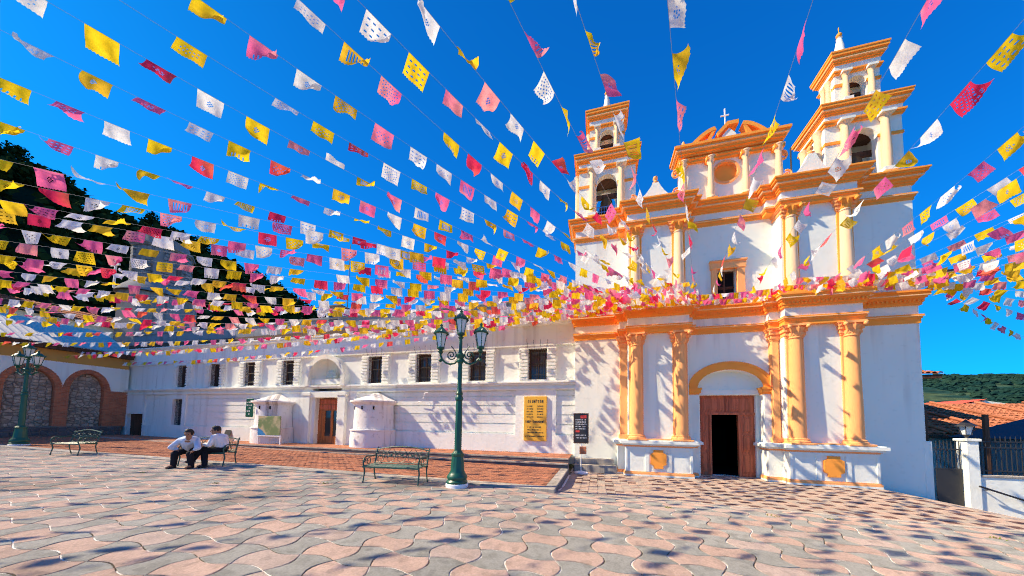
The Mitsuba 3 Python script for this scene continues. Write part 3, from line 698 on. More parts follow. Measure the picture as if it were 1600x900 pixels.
part(wing, 'side_door', MB().box(-29.76, -28.2, 13.12, 13.22, .5, 2.06).box(-29.0, -28.95, 13.1, 13.13, .6, 2.06), 'old_wood')
part(wing, 'duct', MB().tube([(-7.95, 12.86, 2.95), (-7.9, 12.86, 3.18), (-7.7, 12.86, 3.2)], .025).tube([(-8.3, 12.9, 2.75), (-8.0, 12.86, 2.8), (-7.95, 12.86, 2.95)], .02), 'white_metal')

# two round turret-like bases beside the door
def turret(xc, lab):
    t = thing('masonry_turret', lab, 'turret')
    rip = None
    part(t, 'body', MB().lathe([(1.12, -.3), (1.13, .45), (1.10, .78), (1.03, .80), (1.0, .86), (.965, 1.9), (.97, 2.05)], xc, 12.9, .6, 36, a0=PI, a1=2 * PI), 'stained_plaster', smooth=35)
    part(t, 'ledge', MB().lathe([(1.05, .76), (1.15, .77), (1.15, .82), (1.04, .83)], xc, 12.9, .6, 36, a0=PI, a1=2 * PI), 'stained_plaster', smooth=35)
    part(t, 'cap', MB().lathe([(.96, 1.98), (1.10, 2.08), (1.18, 2.12), (1.18, 2.19), (1.10, 2.20), (.6, 2.40), (.12, 2.62), (.0, 2.64)], xc, 12.9, .6, 36, a0=PI, a1=2 * PI), 'stained_plaster', smooth=30)
    for a in (-.62, .0, .55):
        an = -PI / 2 + a
        c = np.array([xc + .985 * math.cos(an), 12.9 + .985 * math.sin(an)])
        lo = MB().box(-.03, .03, -.012, .012, 2.36, 2.52, xf=lambda v, c=c, an=an: np.stack([c[0] + v[:, 0] * -math.sin(an) + v[:, 1] * math.cos(an), c[1] + v[:, 0] * math.cos(an) + v[:, 1] * math.sin(an), v[:, 2]], 1))
        part(t, 'loophole', lo, 'dark_room')
turret(-10.55, 'stained white half-round turret right of the convent door')
turret(-16.85, 'stained white half-round turret left of the convent door, behind a map board')
# the map board in front of the left turret
mb_ = thing('map_board', 'painted map board with blue and green fields before the left turret', 'information board')
def map_fn(p, n, uv):
    a = fbm(p.x * 2.4, p.z * 2.4, 3., 4); k = p.z - 1.15 + (p.x + 16.2) * .75
    land = mix((.42, .37, .22), (.16, .22, .09), smoothstep(.4, .62, a))
    return mix((.03, .20, .45), land, smoothstep(-.02, .02, k + (a - .5) * .5))
mat('map_print', mikit.proc(map_fn), .6, .3)
part(mb_, 'panel', MB().box(-16.55, -15.1, 11.68, 11.72, 1.05, 2.0, .005), 'map_print')
part(mb_, 'frame', MB().box(-16.6, -15.05, 11.69, 11.74, .98, 1.05, .008).box(-16.58, -16.52, 11.7, 11.76, .6, 1.0).box(-15.13, -15.07, 11.7, 11.76, .6, 1.0), 'white_metal')
def scribble(mb, x0, x1, y, z, h, seed, xf=None, dens=.72):
    """A row of small irregular strokes where the photograph's lettering is too small to read."""
    r = np.random.default_rng(seed); x = x0
    while x < x1 - h * .3:
        wl = h * r.uniform(.25, .6)
        if r.random() < dens:
            k = r.integers(0, 3); t = h * .17
            mb.box(x, x + t, y - .004, y, z, z + h * r.uniform(.7, 1), xf=xf)
            if k: mb.box(x + t, x + wl, y - .004, y, z + h * r.uniform(0, .6), z + h * r.uniform(.6, .75), xf=xf)
            if k == 2: mb.box(x + wl - t, x + wl, y - .0042, y, z, z + h * .7, xf=xf)
        x += wl + h * .16
    return mb
sg = thing('wall_sign', 'tall yellow board with rows of dark lettering on the convent wall', 'sign')
part(sg, 'board', MB().box(-3.06, -2.08, 12.85, 12.93, 1.1, 3.0, .01), {'type': 'twosided', 'bsdf': {'type': 'principled', 'base_color': C(.80, .44, .045), 'roughness': .5, 'specular': .4}})
lt = MB()
scribble(lt, -2.96, -2.18, 12.848, 2.72, .15, 1, dens=.95)
for k in range(5):
    scribble(lt, -2.93, -2.66, 12.848, 2.55 - k * .115, .06, 20 + k, dens=.95); scribble(lt, -2.48, -2.22, 12.848, 2.55 - k * .115, .06, 40 + k, dens=.95)
scribble(lt, -2.98, -2.14, 12.848, 1.86, .13, 3, dens=.95)
for k in range(3): scribble(lt, -2.9, -2.3 + .1 * (k == 2), 12.848, 1.66 - k * .115, .06, 60 + k, dens=.95)
scribble(lt, -3.0, -2.14, 12.848, 1.27, .06, 5, dens=1)
part(sg, 'lettering', lt, 'iron', kind='stuff')
vs = thing('hanging_sign', 'small dark green sign hung at the left turret edge', 'sign')
part(vs, 'board', MB().box(-18.75, -18.25, 12.55, 12.6, 1.95, 2.95, .008), 'green_iron')
lt = MB()
for k in range(5): scribble(lt, -18.68, -18.32, 12.545, 2.72 - k * .16, .08, 80 + k)
part(vs, 'lettering', lt, 'white_metal', kind='stuff')
ab = thing('pavement_sign', 'small folding sign standing left of the left turret', 'sign')
part(ab, 'panel', moved(MB().box(-.22, .22, -.01, .01, 0, .62, .004), lambda v: np.stack([-18.9 + v[:, 0], 11.75 + v[:, 1] + v[:, 2] * .25, .62 + v[:, 2]], 1)), 'iron')
part(ab, 'panel', moved(MB().box(-.22, .22, -.01, .01, 0, .62, .004), lambda v: np.stack([-18.9 + v[:, 0], 12.06 + v[:, 1] - v[:, 2] * .25, .62 + v[:, 2]], 1)), 'white_metal')
# kiosk and mast on the roof
kx, ky = -14.1, 13.9
ki = thing('roof_kiosk', 'small white kiosk with a dark hipped roof on the convent roof', 'roof kiosk')
part(ki, 'wall', MB().box(kx - .5, kx + .5, ky - .4, ky + .5, 6.6, 8.0, .01).box(kx - .7, kx + .7, ky - .5, ky + .6, 6.5, 6.95, .01), 'old_plaster')
part(ki, 'opening', MB().box(kx - .3, kx + .3, ky - .41, ky - .39, 7.2, 7.85), 'dark_mottle')
hh = trimesh.convex.convex_hull(np.array([(kx - .8, ky - .7, 8.0), (kx + .8, ky - .7, 8.0), (kx - .8, ky + .8, 8.0), (kx + .8, ky + .8, 8.0), (kx - .8, ky - .7, 8.06), (kx + .8, ky - .7, 8.06), (kx - .8, ky + .8, 8.06), (kx + .8, ky + .8, 8.06), (kx, ky, 8.42)]))
part(ki, 'roof', MB().add(hh.vertices, hh.faces), 'dark_mottle')
solo('antenna_mast', MB().tube([(-13.68, 14.0, 6.6), (-13.66, 14.0, 11.9)], .022, 5), 'iron', 'thin dark mast standing behind the roof kiosk', 'mast')
# stone kerb pieces at the church's left corner
cs = thing('side_steps', 'two worn stone steps against the church wall left of the pedestal', 'steps')
part(cs, 'step', MB().box(-.88, .72, 12.2, 12.74, -.1, .28, .015), 'kerb_stone')
part(cs, 'step', MB().box(-.88, .6, 12.48, 12.742, .28, .5, .015), 'kerb_stone')
# the standing notice by the church steps
ns_ = thing('standing_sign', 'dark notice board on a pole with a white round foot beside the church steps', 'sign')
SX, SY = -.60, 11.9
part(ns_, 'board', MB().box(SX - .25, SX + .25, SY - .02, SY + .02, 1.14, 2.22, .006), 'iron')
part(ns_, 'frame', MB().box(SX - .28, SX - .25, SY - .025, SY + .025, 1.11, 2.25).box(SX + .25, SX + .28, SY - .025, SY + .025, 1.11, 2.25).box(SX - .28, SX + .28, SY - .026, SY + .026, 2.22, 2.25).box(SX - .28, SX + .28, SY - .026, SY + .026, 1.11, 1.14), 'old_wood')
mat('red_print', (.60, .06, .05), .6, .3)
lt = MB()
for k in range(5): scribble(lt, SX - .2, SX + .2, SY - .021, 1.98 - k * .085, .05, 120 + k, dens=.9)
for k in range(2): scribble(lt, SX - .2, SX + .2, SY - .021, 1.4 - k * .1, .05, 140 + k, dens=.9)
part(ns_, 'lettering', lt, 'white_metal', kind='stuff')
part(ns_, 'heading', MB().box(SX - .02, SX + .2, SY - .026, SY - .02, 2.06, 2.18).box(SX - .2, SX - .05, SY - .026, SY - .02, 1.53, 1.6), 'red_print', kind='stuff')
part(ns_, 'pole', MB().tube([(SX, SY, .08), (SX, SY, 1.12)], .02, 6), 'white_metal')
part(ns_, 'foot', MB().lathe([(.26, 0), (.26, .035), (.2, .06), (.04, .09), (0, .09)], SX, SY, 0, 20), 'white_metal', smooth=30)
part(ns_, 'leaflet_box', MB().box(SX - .05, SX + .2, SY - .1, SY - .02, .72, 1.0, .01), 'red_brick')
# ---------------------------------------------------------------- the arcade building on the left
arc = thing('arcade_building', 'low building with two blind brick arches, white wall and pale grey roof', 'building')
AX = -29.9
ARCH = [(8.55, 10.14), (10.62, 11.94), (5.6, 7.9), (2.6, 4.9)]
def aopen(a, b, e=0, z0=.5, zs=3.3):
    c, r = (a + b) / 2, (b - a) / 2 + e
    k = (4.5 - zs) / ((b - a) / 2) if False else 1.0
    top = 1.13 + e
    return Polygon([(c - r, z0), (c + r, z0)] + [(c + r * math.cos(t), zs + top * math.sin(t)) for t in np.linspace(0, PI, 20)])
ops = [aopen(a, b) for a, b in ARCH]
outs = [aopen(a, b, .24) for a, b in ARCH]
wallp = sbox(-2, 3.46, 12.94, 4.95).difference(unary_union(outs))
part(arc, 'wall', MB().wallx(wallp, AX - .5, AX).box(AX - 3, AX - .6, -2, 12.9, .3, 5.6), 'white_plaster')
dado = sbox(-2, 1.25, 12.94, 3.46).union(unary_union(outs)).difference(unary_union(ops)).intersection(sbox(-2, 1.25, 12.94, 6))
part(arc, 'brickwork', MB().wallx(dado, AX - .5, AX + .015), 'red_brick')
# voussoirs of the two visible arches stand proud, one by one
for a, b in ARCH[:3]:
    c, r = (a + b) / 2, (b - a) / 2
    q = MB()
    for t in range(34):
        t0, t1 = t / 34 * PI, (t + .82) / 34 * PI
        P4 = [(c + (r + e) * math.cos(u), 3.3 + (1.13 + e) * math.sin(u)) for u, e in ((t0, .0), (t0, .25), (t1, .25), (t1, .0))]
        q.wallx(Polygon(P4).buffer(0), AX - .2, AX + .035 + .006 * (t % 3))
    part(arc, 'voussoir', q, 'red_brick', kind='stuff')
part(arc, 'plinth', MB().box(AX - .5, AX + .12, -2, 12.7, .2, 1.25), 'mortar')
part(arc, 'cornice', MB().box(AX - .5, AX + .02, -2, 12.9, 4.95, 5.6), {'type': 'twosided', 'bsdf': {'type': 'principled', 'base_color': C(.62, .30, .06), 'roughness': .8}})
part(arc, 'eave', MB().box(AX - .6, AX + .40, -2, 12.92, 5.60, 5.72).box(AX - .6, AX + .46, -2, 12.92, 5.72, 5.86, .01), 'old_wood')
rf = MB(); ys = np.linspace(-2, 12.92, 150)
zc = .025 * np.cos(ys * 2 * PI / .3)
v = np.concatenate([np.stack([np.full_like(ys, AX + .55), ys, 5.88 + zc], 1), np.stack([np.full_like(ys, AX - 3.4), ys, 7.75 + zc], 1)])
n_ = len(ys); i = np.arange(n_ - 1)
rf.add(v, np.stack([i, i + 1, i + 1 + n_, i + n_], 1)); rf.add(v - [0, 0, .03], np.stack([i + n_, i + 1 + n_, i + 1, i], 1))
mat('roof_sheet', plaster_fn((.52, .49, .44), dirt=(.30, .27, .23), amount=.6, seed=1.2), .7, .3)
part(arc, 'roof', rf, 'roof_sheet')
# rubble infill and plinth: irregular stones
from scipy.spatial import Voronoi
def stones(poly, size, xf, seed, depth=.05):
    r = np.random.default_rng(seed); x0, y0, x1, y1 = poly.bounds
    pts = np.array([(x + r.uniform(-.34, .34) * size, y + r.uniform(-.34, .34) * size * .75) for x in np.arange(x0 - 2 * size, x1 + 2 * size, size) for y in np.arange(y0 - 2 * size, y1 + 2 * size, size * .75)])
    vo = Voronoi(pts); m = MB()
    for k in vo.point_region:
        reg = vo.regions[k]
        if not reg or -1 in reg: continue
        g = Polygon(vo.vertices[reg]).intersection(poly).buffer(-.016).buffer(.0)
        if g.is_empty or g.geom_type != 'Polygon' or g.area < .003: continue
        p = np.array(g.exterior.coords)[:-1]
        if g.exterior.is_ccw is False: p = p[::-1]
        c = p.mean(0); n = len(p); d = depth * r.uniform(.45, 1.3)
        lay = [(p, 0), (p, d * .55), (c + (p - c) * .72, d)]
        v = np.vstack([np.c_[a, np.full(n, h)] for a, h in lay] + [[[c[0], c[1], d * 1.08]]])
        i = np.arange(n); j = (i + 1) % n; f = []
        for q in (0, 1): f += [np.stack([i + q * n, j + q * n, j + (q + 1) * n], 1), np.stack([i + q * n, j + (q + 1) * n, i + (q + 1) * n], 1)]
        f.append(np.stack([i + 2 * n, j + 2 * n, i * 0 + 3 * n], 1))
        m.add(xf(v), np.vstack(f))
    return m
for k, o in enumerate(ops[:3]):
    inf = part(arc, 'infill', MB().wallx(o, AX - .5, AX - .28), 'mortar')
    part(inf, 'stone', stones(o, .25, lambda v: np.stack([AX - .285 + v[:, 2], v[:, 0], v[:, 1]], 1), 50 + k, .07), 'rubble', kind='stuff')
part(arc, 'plinth_stone', stones(sbox(3, .5, 12.68, 1.22), .30, lambda v: np.stack([AX + .118 + v[:, 2], v[:, 0], v[:, 1]], 1), 77, .06), 'dark_mottle', kind='stuff')
# a second tiled house behind the arcade roof
th = thing('tiled_house', 'house with a red tiled roof edge behind the grey arcade roof', 'house')
part(th, 'wall', MB().box(-44, -38, 8.5, 18, 3, 9.0), 'white_plaster')
TR = MB()
def tiled(mb, x0, x1, y0, y1, z0, z1, step=.24, up='y'):
    """Rows of half-round clay tiles running up a slope; up says which way it climbs."""
    n = int((x1 - x0) / step)
    for k in range(n):
        xc = x0 + (k + .5) * step
        a = np.linspace(0, PI, 5); ring = np.c_[xc + step * .42 * np.cos(a), step * .36 * np.sin(a)]
        m = max(2, int(math.hypot(y1 - y0, z1 - z0) / .45))
        for q in range(m):
            t0, t1 = q / m, (q + 1.05) / m
            lift = .012
            v = [(r[0], y0 + (y1 - y0) * t0, z0 + (z1 - z0) * t0 + r[1] + .03) for r in ring] + [(xc + (r[0] - xc) * .82, y0 + (y1 - y0) * t1, z0 + (z1 - z0) * t1 + r[1] * .8 + .01) for r in ring]
            mb.add(v, [[i, i + 1, i + 6, i + 5] for i in range(4)])
    mb.add([(x0, y0, z0), (x1, y0, z0), (x1, y1, z1), (x0, y1, z1)], [[0, 1, 2, 3]])
    return mb
mat('clay_tile', mikit.proc(lambda p, n, uv: mix((.47, .165, .08), (.30, .115, .065), fbm(p.x * 4, p.y * 4, p.z * 4, 3)) * (.7 + .6 * cell_rand(dr.floor(p.x / .24), dr.floor(p.y / .4), 3))), .85, .2)
swap = lambda vf: (np.stack([-vf[0][:, 1], vf[0][:, 0], vf[0][:, 2]], 1), vf[1])
part(th, 'roof_tile', MB().add(*swap(tiled(MB(), 8.2, 18.3, 37.2, 42, 9.0, 10.6).mesh())), 'clay_tile', kind='stuff')
# the old convent tower
tw = thing('stone_tower', 'old grey masonry tower with quoined corners before the dark hill', 'tower')
tc = np.array([-37.3, 17.6])
def octa(r, rot=0, n=8): return Polygon([(tc[0] + r * math.cos(rot + 2 * PI * k / n), tc[1] + r * math.sin(rot + 2 * PI * k / n)) for k in range(n)])
R0 = PI / 8 + .18
part(tw, 'base', MB().prism(octa(2.35, R0), 3, 12.2), 'grey_plaster')
part(tw, 'roof', MB().lathe([(2.55, 0), (2.52, .12), (2.2, .6), (1.9, .95), (0, 1.2)], *tc, 12.2, 32), 'grey_plaster', smooth=35)
part(tw, 'drum', MB().prism(octa(1.72, R0), 13.0, 16.3), 'grey_plaster')
cq = MB()
for k in range(8):
    for q in range(10):
        a = R0 + 2 * PI * k / 8
        c = tc + 1.66 * np.array([math.cos(a), math.sin(a)])
        cq.prism(affinity.rotate(sbox(c[0] - .14, c[1] - (.28 + .07 * (q % 2)), c[0] + .14, c[1] + (.28 + .07 * (q % 2))), math.degrees(a), origin=(c[0], c[1])), 13.2 + q * .3, 13.2 + q * .3 + .25)
part(tw, 'quoin', cq, 'grey_plaster', kind='stuff')
part(tw, 'cornice', MB().prism(octa(1.9, R0), 16.3, 16.42).prism(octa(2.02, R0), 16.42, 16.55), 'grey_plaster')
part(tw, 'cap', MB().prism(octa(1.62, R0), 16.55, 17.3), 'grey_plaster')
for k in (5, 7):
    a = R0 + 2 * PI * (k + .5) / 8; c = tc + 1.6 * np.array([math.cos(a), math.sin(a)])
    part(tw, 'window', MB().prism(affinity.rotate(sbox(c[0] - .06, c[1] - .16, c[0] + .06, c[1] + .16), math.degrees(a), origin=(c[0], c[1])), 14.2, 15.0), 'dark_mottle')
cr = tc + np.array([-2.0, -2.2]) * .9
part(tw, 'cross', MB().box(cr[0] - .06, cr[0] + .06, cr[1] - .06, cr[1] + .06, 12.6, 15.2).box(cr[0] - .55, cr[0] + .55, cr[1] - .055, cr[1] + .055, 14.5, 14.65), 'white_metal')
# tall block added outside the frame to shade the convent's left end
nb = thing('added_shadow_block', 'tall white block added out of view on the left to shade the convent', 'building')
part(nb, 'wall', MB().box(-48, -36.0, 8.1, 9.0, 0, 20).box(-48, -40, 8.9, 10.0, 0, 20.01), 'white_plaster')
for z in (3, 7, 11, 15):
    part(nb, 'window', MB().box(-36.02, -35.98, 8.3, 8.8, z, z + 1.6), 'window_glass')
    for x in (-39, -42, -45): part(nb, 'window', MB().box(x - .5, x + .5, 8.08, 8.12, z, z + 1.6), 'window_glass')
part(nb, 'cornice', MB().box(-48.1, -35.95, 8.05, 9.05, 20.02, 20.3), 'orange_paint')

# ---------------------------------------------------------------- right side: gate, wall with railing, roofs, hills
GY = 12.6
gp = thing('gate_pillar', 'white gate pillar with a lantern on top beside the church corner', 'pillar')
part(gp, 'shaft', MB().box(10.86, 11.14, GY - .02, GY + .28, -1.4, 1.5, .012), 'white_plaster')
part(gp, 'cap', MB().box(10.82, 11.18, GY - .06, GY + .32, 1.5, 1.58, .012), 'white_plaster')
yw = thing('yard_wall', 'low white wall below the black railing at the right edge', 'wall')
part(yw, 'body', MB().box(11.13, 17, GY + .03, GY + .25, -1.6, .43), 'white_plaster')
part(yw, 'coping', MB().box(11.13, 17, GY, GY + .28, .43, .5, .01), 'kerb_stone')
rl = thing('railing', 'black iron railing on the low white wall at the right edge', 'railing')
q = MB()
for z in (.62, 1.32, 1.5): q.box(11.14, 17, GY + .12, GY + .16, z - .018, z + .018)
part(rl, 'rail', q, 'iron')
q = MB()
for k in range(52): q.tube([(11.2 + k * .112, GY + .14, .5), (11.2 + k * .112, GY + .14, 1.62), (11.2 + k * .112, GY + .14, 1.68)], [.011, .011, .001], 5, False)
part(rl, 'bar', q, 'iron', kind='stuff')
gt = thing('iron_gate', 'black iron gate between the church corner and the lantern pillar', 'gate')
part(gt, 'sheet', MB().box(10.24, 10.84, GY + .12, GY + .15, -.55, .62), 'iron')
q = MB()
for k in range(7): q.tube([(10.27 + k * .09, GY + .135, .6), (10.27 + k * .09, GY + .135, 1.45), (10.27 + k * .09, GY + .135, 1.52)], [.012, .012, .001], 5, False)
q.box(10.24, 10.84, GY + .115, GY + .155, 1.22, 1.25); q.box(10.24, 10.84, GY + .115, GY + .155, .6, .65)
part(gt, 'bar', q, 'iron')
hr = thing('handrail', 'black handrail sloping down along the white wall', 'handrail')
part(hr, 'rail', MB().tube([(10.95, GY - .18, .18), (11.5, GY - .18, -.02), (13.5, GY - .18, -.75)], .028), 'iron')
part(hr, 'bracket', MB().tube([(11.2, GY - .18, .09), (11.2, GY + .03, .05)], .015).tube([(12.4, GY - .18, -.35), (12.4, GY + .03, -.4)], .015), 'iron')
for x, y, z1, lab in ((10.95, 13.9, 2.5, 'dark post left of the gate lantern, before the tiled roof'), (12.05, 13.4, 2.35, 'dark post right of the gate lantern, behind the railing')):
    solo('yard_post', MB().box(x - .05, x + .05, y - .05, y + .05, -1.2, z1, .008), 'old_wood', lab, 'post')
# houses beyond
rh = thing('tiled_house', 'long house with a red clay tile roof beyond the gate', 'house')
part(rh, 'roof_tile', tiled(MB(), 14.5, 32, 18.2, 24.0, 1.62, 3.35), 'clay_tile', kind='stuff')
q = MB()
for k in range(9):
    x = 15.2 + k * 2.0
    q.tube([(x, 18.2, 1.78), (x + .01, 24.0, 3.5)], .075, 6)
part(rh, 'ridge_row', q, 'clay_tile', kind='stuff')
part(rh, 'wall', MB().box(14.7, 31, 18.6, 24, -2, 1.6), 'white_plaster')
part(rh, 'eave', MB().box(14.5, 32, 18.1, 18.5, 1.48, 1.6), 'old_wood')
sr = thing('shed', 'dark roofed shed behind the railing at the right edge', 'shed')
hh = trimesh.convex.convex_hull(np.array([(14.6, 15.2, 1.55), (14.6, 17.6, 1.55), (24, 15.2, 1.55), (24, 17.6, 1.55), (17.2, 15.2, 2.42), (17.2, 17.6, 2.42), (24, 15.2, 2.5), (24, 17.6, 2.5)]))
mat('dark_roof', (.035, .04, .06), .7, .3)
part(sr, 'roof', MB().add(hh.vertices, hh.faces), 'dark_roof')
part(sr, 'wall', MB().box(14.9, 24, 15.5, 17.4, -2, 1.54), 'grey_plaster')
wh = thing('white_house', 'small white house with a red roof beyond the tiled roof', 'house')
hh = trimesh.convex.convex_hull(np.array([(34.6, 42, 4.3), (41.5, 42, 4.3), (34.6, 48, 4.3), (41.5, 48, 4.3), (37.8, 42, 5.0), (37.8, 48, 5.0)]))
part(wh, 'wall', MB().box(35, 41.2, 42.3, 47.8, -2, 4.25).add(hh.vertices * [1, 1, 1] + [0, 0, -.05], hh.faces), 'white_plaster')
mat('red_roof', (.55, .08, .04), .7, .3)
part(wh, 'roof', MB().add([(34.3, 41.7, 4.25), (37.8, 41.7, 5.1), (37.8, 48.3, 5.1), (34.3, 48.3, 4.25)], [[0, 1, 2, 3]]).add([(34.3, 41.7, 4.13), (37.8, 41.7, 4.98), (37.8, 48.3, 4.98), (34.3, 48.3, 4.13)], [[3, 2, 1, 0]]), 'red_roof')
part(wh, 'window', MB().box(35.6, 36.9, 42.26, 42.31, 3.4, 4.0), 'dark_room')
ne = thing('neighbour_house', 'clay tiled eave showing behind the church corner', 'house')
part(ne, 'wall', MB().box(13.2, 15.7, 20.5, 26, -2, 4.6), 'white_plaster')
part(ne, 'roof_tile', tiled(MB(), 12.6, 16.45, 19.8, 26, 4.62, 6.2), 'clay_tile', kind='stuff')
part(ne, 'eave', MB().box(12.6, 16.4, 19.85, 20.2, 4.42, 4.58), 'old_wood')
# right-hand far hill
def ridge_mesh(pts, front, zfoot, seed, nx=90, ny=26, rough=1.0):
    """A hillside: a ridge line (x, y, z) with its slope running down towards the viewer's side."""
    P_ = np.array(pts, float); s = np.r_[0, np.cumsum(np.hypot(*np.diff(P_[:, :2], axis=0).T))]
    t = np.linspace(0, s[-1], nx); rx = np.stack([np.interp(t, s, P_[:, k]) for k in range(3)], 1)
    V = []
    for k in range(ny):
        f = k / (ny - 1)
        g = np.array(front, float)
        p = rx[:, :2] + g * f
        z = zfoot + (rx[:, 2] - zfoot) * (1 - sst(0, 1, f) ** .8)
        z = z + (meshkit.fbm(np.c_[p * .02, z * 0 + seed], 4) - .5) * rough * 14 * math.sin(PI * min(1, f * 1.0)) 
        V.append(np.c_[p, z])
    back = np.c_[rx[:, :2] - np.array(front) * .4, np.full(nx, zfoot)]
    V = [back] + V; ny += 1
    v = np.vstack(V); i, j = np.meshgrid(np.arange(ny - 1), np.arange(nx - 1), indexing='ij'); a = i * nx + j
    return v, np.stack([a, a + nx, a + nx + 1, a + 1], -1).reshape(-1, 4)
def hill_fn(p, n, uv):
    a = fbm(p.x * .03, p.y * .012, p.z * .12, 4); b = noise(p.x * .2, p.y * .06, p.z * .5)
    return mix((.011, .038, .034), (.045, .070, .038), smoothstep(.45, .7, a)) * (.5 + .9 * b)
mat('forest_hill', mikit.proc(hill_fn), .95, .05)
solo('distant_hill', ridge_mesh([(300, 700, 84), (480, 700, 92), (560, 700, 96), (600, 695, 92), (640, 695, 95), (690, 690, 82), (760, 680, 66), (1100, 640, 30)], (-60, -420), -10, 3, rough=.6), 'forest_hill', kind='structure', smooth=True)

dw_ = MB(); r_ = np.random.default_rng(4)
hm_v = np.asarray(ridge_mesh([(300, 700, 84), (480, 700, 92), (560, 700, 96), (600, 695, 92), (640, 695, 95), (690, 690, 82), (760, 680, 66), (1100, 640, 30)], (-60, -420), -10, 3, rough=.6)[0]).reshape(27, 90, 3)
ICO0 = trimesh.creation.icosphere(subdivisions=1, radius=1)
for k in range(2600):
    a = r_.integers(1, 17); b = r_.integers(20, 75)
    p = hm_v[a, b] + (hm_v[a + 1, b + 1] - hm_v[a, b]) * r_.random(); rr = r_.uniform(1.6, 4.6)
    dw_.add(ICO0.vertices * (1 + .25 * r_.normal(size=(len(ICO0.vertices), 1))) * [rr * 1.3, rr, rr * .8] + p + [0, 0, rr * .2], ICO0.faces)
scene['leaf_far'] = {'type': 'twosided', 'bsdf': {'type': 'diffuse', 'reflectance': mikit.proc(lambda p, n, uv: mix((.009, .036, .034), (.026, .058, .036), noise(p.x * .05, p.y * .05, p.z * .1)))}}
solo('distant_wood', dw_, 'leaf_far', 'green wood over the far hill at the right', 'wood', kind='stuff')
for x, z, w_ in ((655, 58, 9), (668, 56, 8), (672, 62, 7), (645, 60, 6)):
    h = thing('far_house', f"tiny pale house on the far hill slope, {['', 'leftmost', 'second', 'third', 'rightmost'][1 + [645, 655, 668, 672].index(x)]} of its group", 'house', 'houses on the far hill')
    part(h, 'wall', MB().box(x, x + w_, 560, 566, z - 30, z - 18), 'white_plaster')
    part(h, 'roof', MB().box(x - .6, x + w_ + .6, 559.4, 566.6, z - 18, z - 16.6), 'clay_tile')
# ---------------------------------------------------------------- street lamps
def lantern(parent, c, zb, s=1.0):
    x, y = c
    L = part(parent, 'lantern', MB().lathe([(.05 * s, -.12), (.075 * s, -.08), (.04 * s, -.05), (.10 * s, -.01), (.105 * s, .02), (.10 * s, .03)], x, y, zb, 12), 'green_iron', smooth=35)
    q = MB()
    for k in range(6):
        a = k * PI / 3
        q.tube([(x + .095 * s * math.cos(a), y + .095 * s * math.sin(a), zb + .02), (x + .165 * s * math.cos(a), y + .165 * s * math.sin(a), zb + .40 * s)], .011 * s, 4)
    ring = [(x + .168 * s * math.cos(a), y + .168 * s * math.sin(a), zb + .40 * s) for a in np.linspace(0, 2 * PI, 7)]
    q.tube(ring, .016 * s, 5)
    part(L, 'frame', q, 'green_iron')
    g = MB()
    for k in range(6):
        a, b = k * PI / 3, (k + 1) * PI / 3
        g.add([(x + .088 * s * math.cos(a), y + .088 * s * math.sin(a), zb + .025), (x + .088 * s * math.cos(b), y + .088 * s * math.sin(b), zb + .025), (x + .157 * s * math.cos(b), y + .157 * s * math.sin(b), zb + .39 * s), (x + .157 * s * math.cos(a), y + .157 * s * math.sin(a), zb + .39 * s)], [[0, 1, 2, 3]])
    part(L, 'pane', g, 'lamp_pane')
    cp = MB().lathe([(.20 * s, .39 * s), (.205 * s, .42 * s), (.16 * s, .46 * s), (.10 * s, .53 * s), (.045 * s, .57 * s), (.03 * s, .6 * s), (.045 * s, .63 * s), (0, .69 * s)], x, y, zb, 12)
    for k in range(6):
        a = k * PI / 3
        cp.add(*MB().lathe([(.022, 0), (.0, .06)], x + .19 * s * math.cos(a), y + .19 * s * math.sin(a), zb + .42 * s, 5).mesh())
    part(L, 'cap', cp, 'green_iron', smooth=30)
